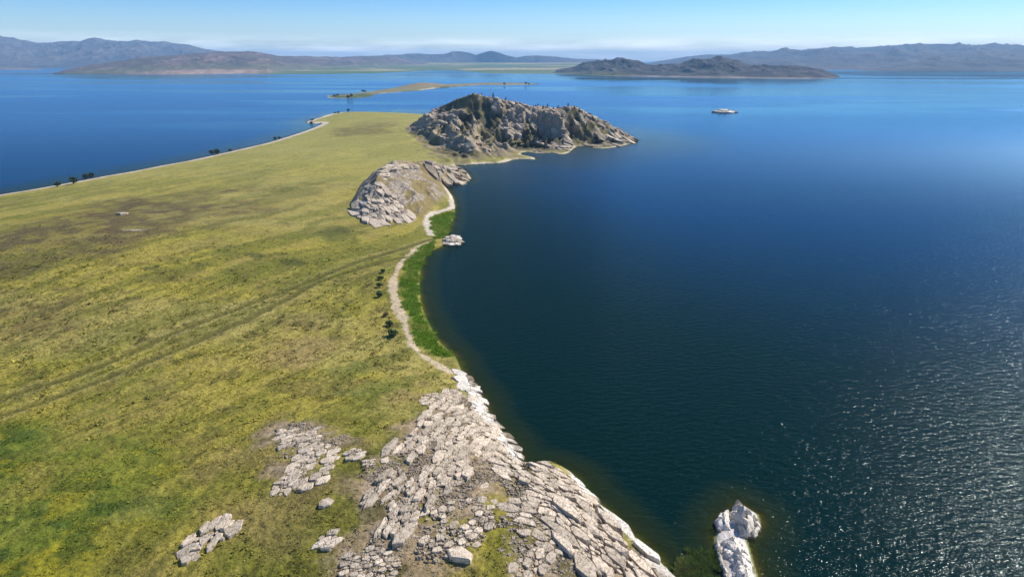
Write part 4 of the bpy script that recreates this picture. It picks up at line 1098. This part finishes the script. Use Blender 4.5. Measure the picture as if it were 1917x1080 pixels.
# trees of the low island
for k, (u, v, r_, hh, lab) in enumerate(((652, 184, 7, 9, 'dark clump tree at the green left tip of the low island'), (658, 183, 6, 12, 'taller dark tree at the green left tip of the low island'),
        (626, 181, 6, 7, 'dark shrub on the far left point of the low island'), (632, 180, 5, 8, 'second dark shrub on the far left point of the low island'),
        (680, 173.5, 7, 10, 'dark tree above the green bay of the low island'), (684, 174, 5, 8, 'small tree right beside the bay tree on low island'),
        (944, 159.5, 8, 12, 'dark tree near the right end of the low island'), (984, 158.8, 8, 14, 'tall dark tree on the right point of the low island'),
        (990, 158.6, 6, 9, 'lower tree at the very right point of the low island'))):
    p_ = at(u, v, 1.5)
    tree('tree', lab, (p_[0], p_[1], 1.0), r_, hh, 'tree', 'trees on the low island', 700 + k, (.026, .036, .018), 120)

# small pines over the rocky hill
pines = []
for k in range(3):
    Vs, F, c = leaf_cloud(1.9, 3.2, 70, .75, 800 + k, 3.6, (.020, .030, .014), 1, True)
    tv, tf = np.array([(-.2, -.15, -.8), (.2, -.15, -.8), (0, .2, -.8), (0, 0, 5.0)]), None
    me = mesh_np('pine_tree', Vs, F, M_LEAF, False, c); pines.append(me)
shrb = []
for k in range(3):
    Vs, F, c = leaf_cloud(2.6, 1.7, 60, .8, 820 + k, 1.3, (.024, .030, .014), 4)
    shrb.append(mesh_np('shrub', Vs, F, M_LEAF, False, c))
cx_ = RNG.uniform(min(hx), max(hx), 9000); cy_ = RNG.uniform(min(hy), max(hy), 9000)
cz_, cd_, CI = height(cx_, cy_, True)
exq = CI['rib'] * .75 + CI['crag'] * .45 + (fbm(cx_ / 20, cy_ / 28, 151, 4) - .5) * .9 + .10 * sstep(-60, 40, cx_)
prob = sstep(.54, .40, exq) * np.where(CI['t'] > .6, np.where(cx_ < -20, .15, .45), 1.0) * (CI['t'] > .18) * (CI['dh'] > 0) * (cd_ > 10) * sstep(.4, .58, fbm(cx_ / 40, cy_ / 40, 171, 2))
prob = np.maximum(prob, (CI['t'] > .88) * np.where(cx_ < -40, .05, .11) * (cx_ < 95)) * (cy_ < 1000)
pick = np.where(RNG.random(9000) < prob * .5)[0][:460]
npine = nsh = 0
for i in pick:
    top = CI['t'][i] > .84
    if (top or random.random() < .42) and npine < 260:
        o = link('pine_tree', pines[npine % 3], None, (cx_[i], cy_[i], cz_[i] - .4)); npine += 1
        s_ = random.uniform(.4, .85); o.scale = (s_, s_, s_ * random.uniform(.9, 1.25)); o.rotation_euler = (0, 0, random.uniform(0, 6.28))
        side = 'left shoulder' if cx_[i] < -40 else ('middle' if cx_[i] < 60 else 'right shoulder')
        if top: tag(o, 'small dark pine on the skyline ridge of the rocky hill, ' + side, 'pine tree', 'pines on the ridge of the rocky hill')
        else: tag(o, 'small dark pine on the slope of the rocky hill, ' + side, 'pine tree', 'pines on the slope of the rocky hill')
    elif nsh < 290:
        o = link('shrub', shrb[nsh % 3], None, (cx_[i], cy_[i], cz_[i] - .3)); nsh += 1
        s_ = random.uniform(.7, 1.6); o.scale = (s_, s_, s_); o.rotation_euler = (0, 0, random.uniform(0, 6.28))
        tag(o, 'low dark shrub among the rocks of the hill, ' + ('left shoulder' if cx_[i] < -40 else ('middle' if cx_[i] < 60 else 'right shoulder')), 'shrub', 'shrubs on the rocky hill')

# ------------------------------------------------------------------ haze
def haze():
    m, n = new_mat('haze'); N = NT(n)
    v = N('VolumePrincipled'); v.inputs['Color'].default_value = (.34, .64, 1.0, 1); v.inputs['Density'].default_value = 5.2e-5
    v.inputs['Anisotropy'].default_value = 0.0
    o = N('OutputMaterial'); N.l(v.outputs[0], o.inputs['Volume'])
    x0, x1, y0, y1, z0, z1 = -30000, 30000, -600, 44000, -30, 520
    Vv = [(x, y, z) for z in (z0, z1) for y in (y0, y1) for x in (x0, x1)]
    F = [(0, 2, 3, 1), (4, 5, 7, 6), (0, 1, 5, 4), (2, 6, 7, 3), (0, 4, 6, 2), (1, 3, 7, 5)]
    ob = link('haze', mesh_np('haze', Vv, F, m)); tag(ob, 'thin blue air haze over the lake and far hills', None, None, 'stuff')
haze()
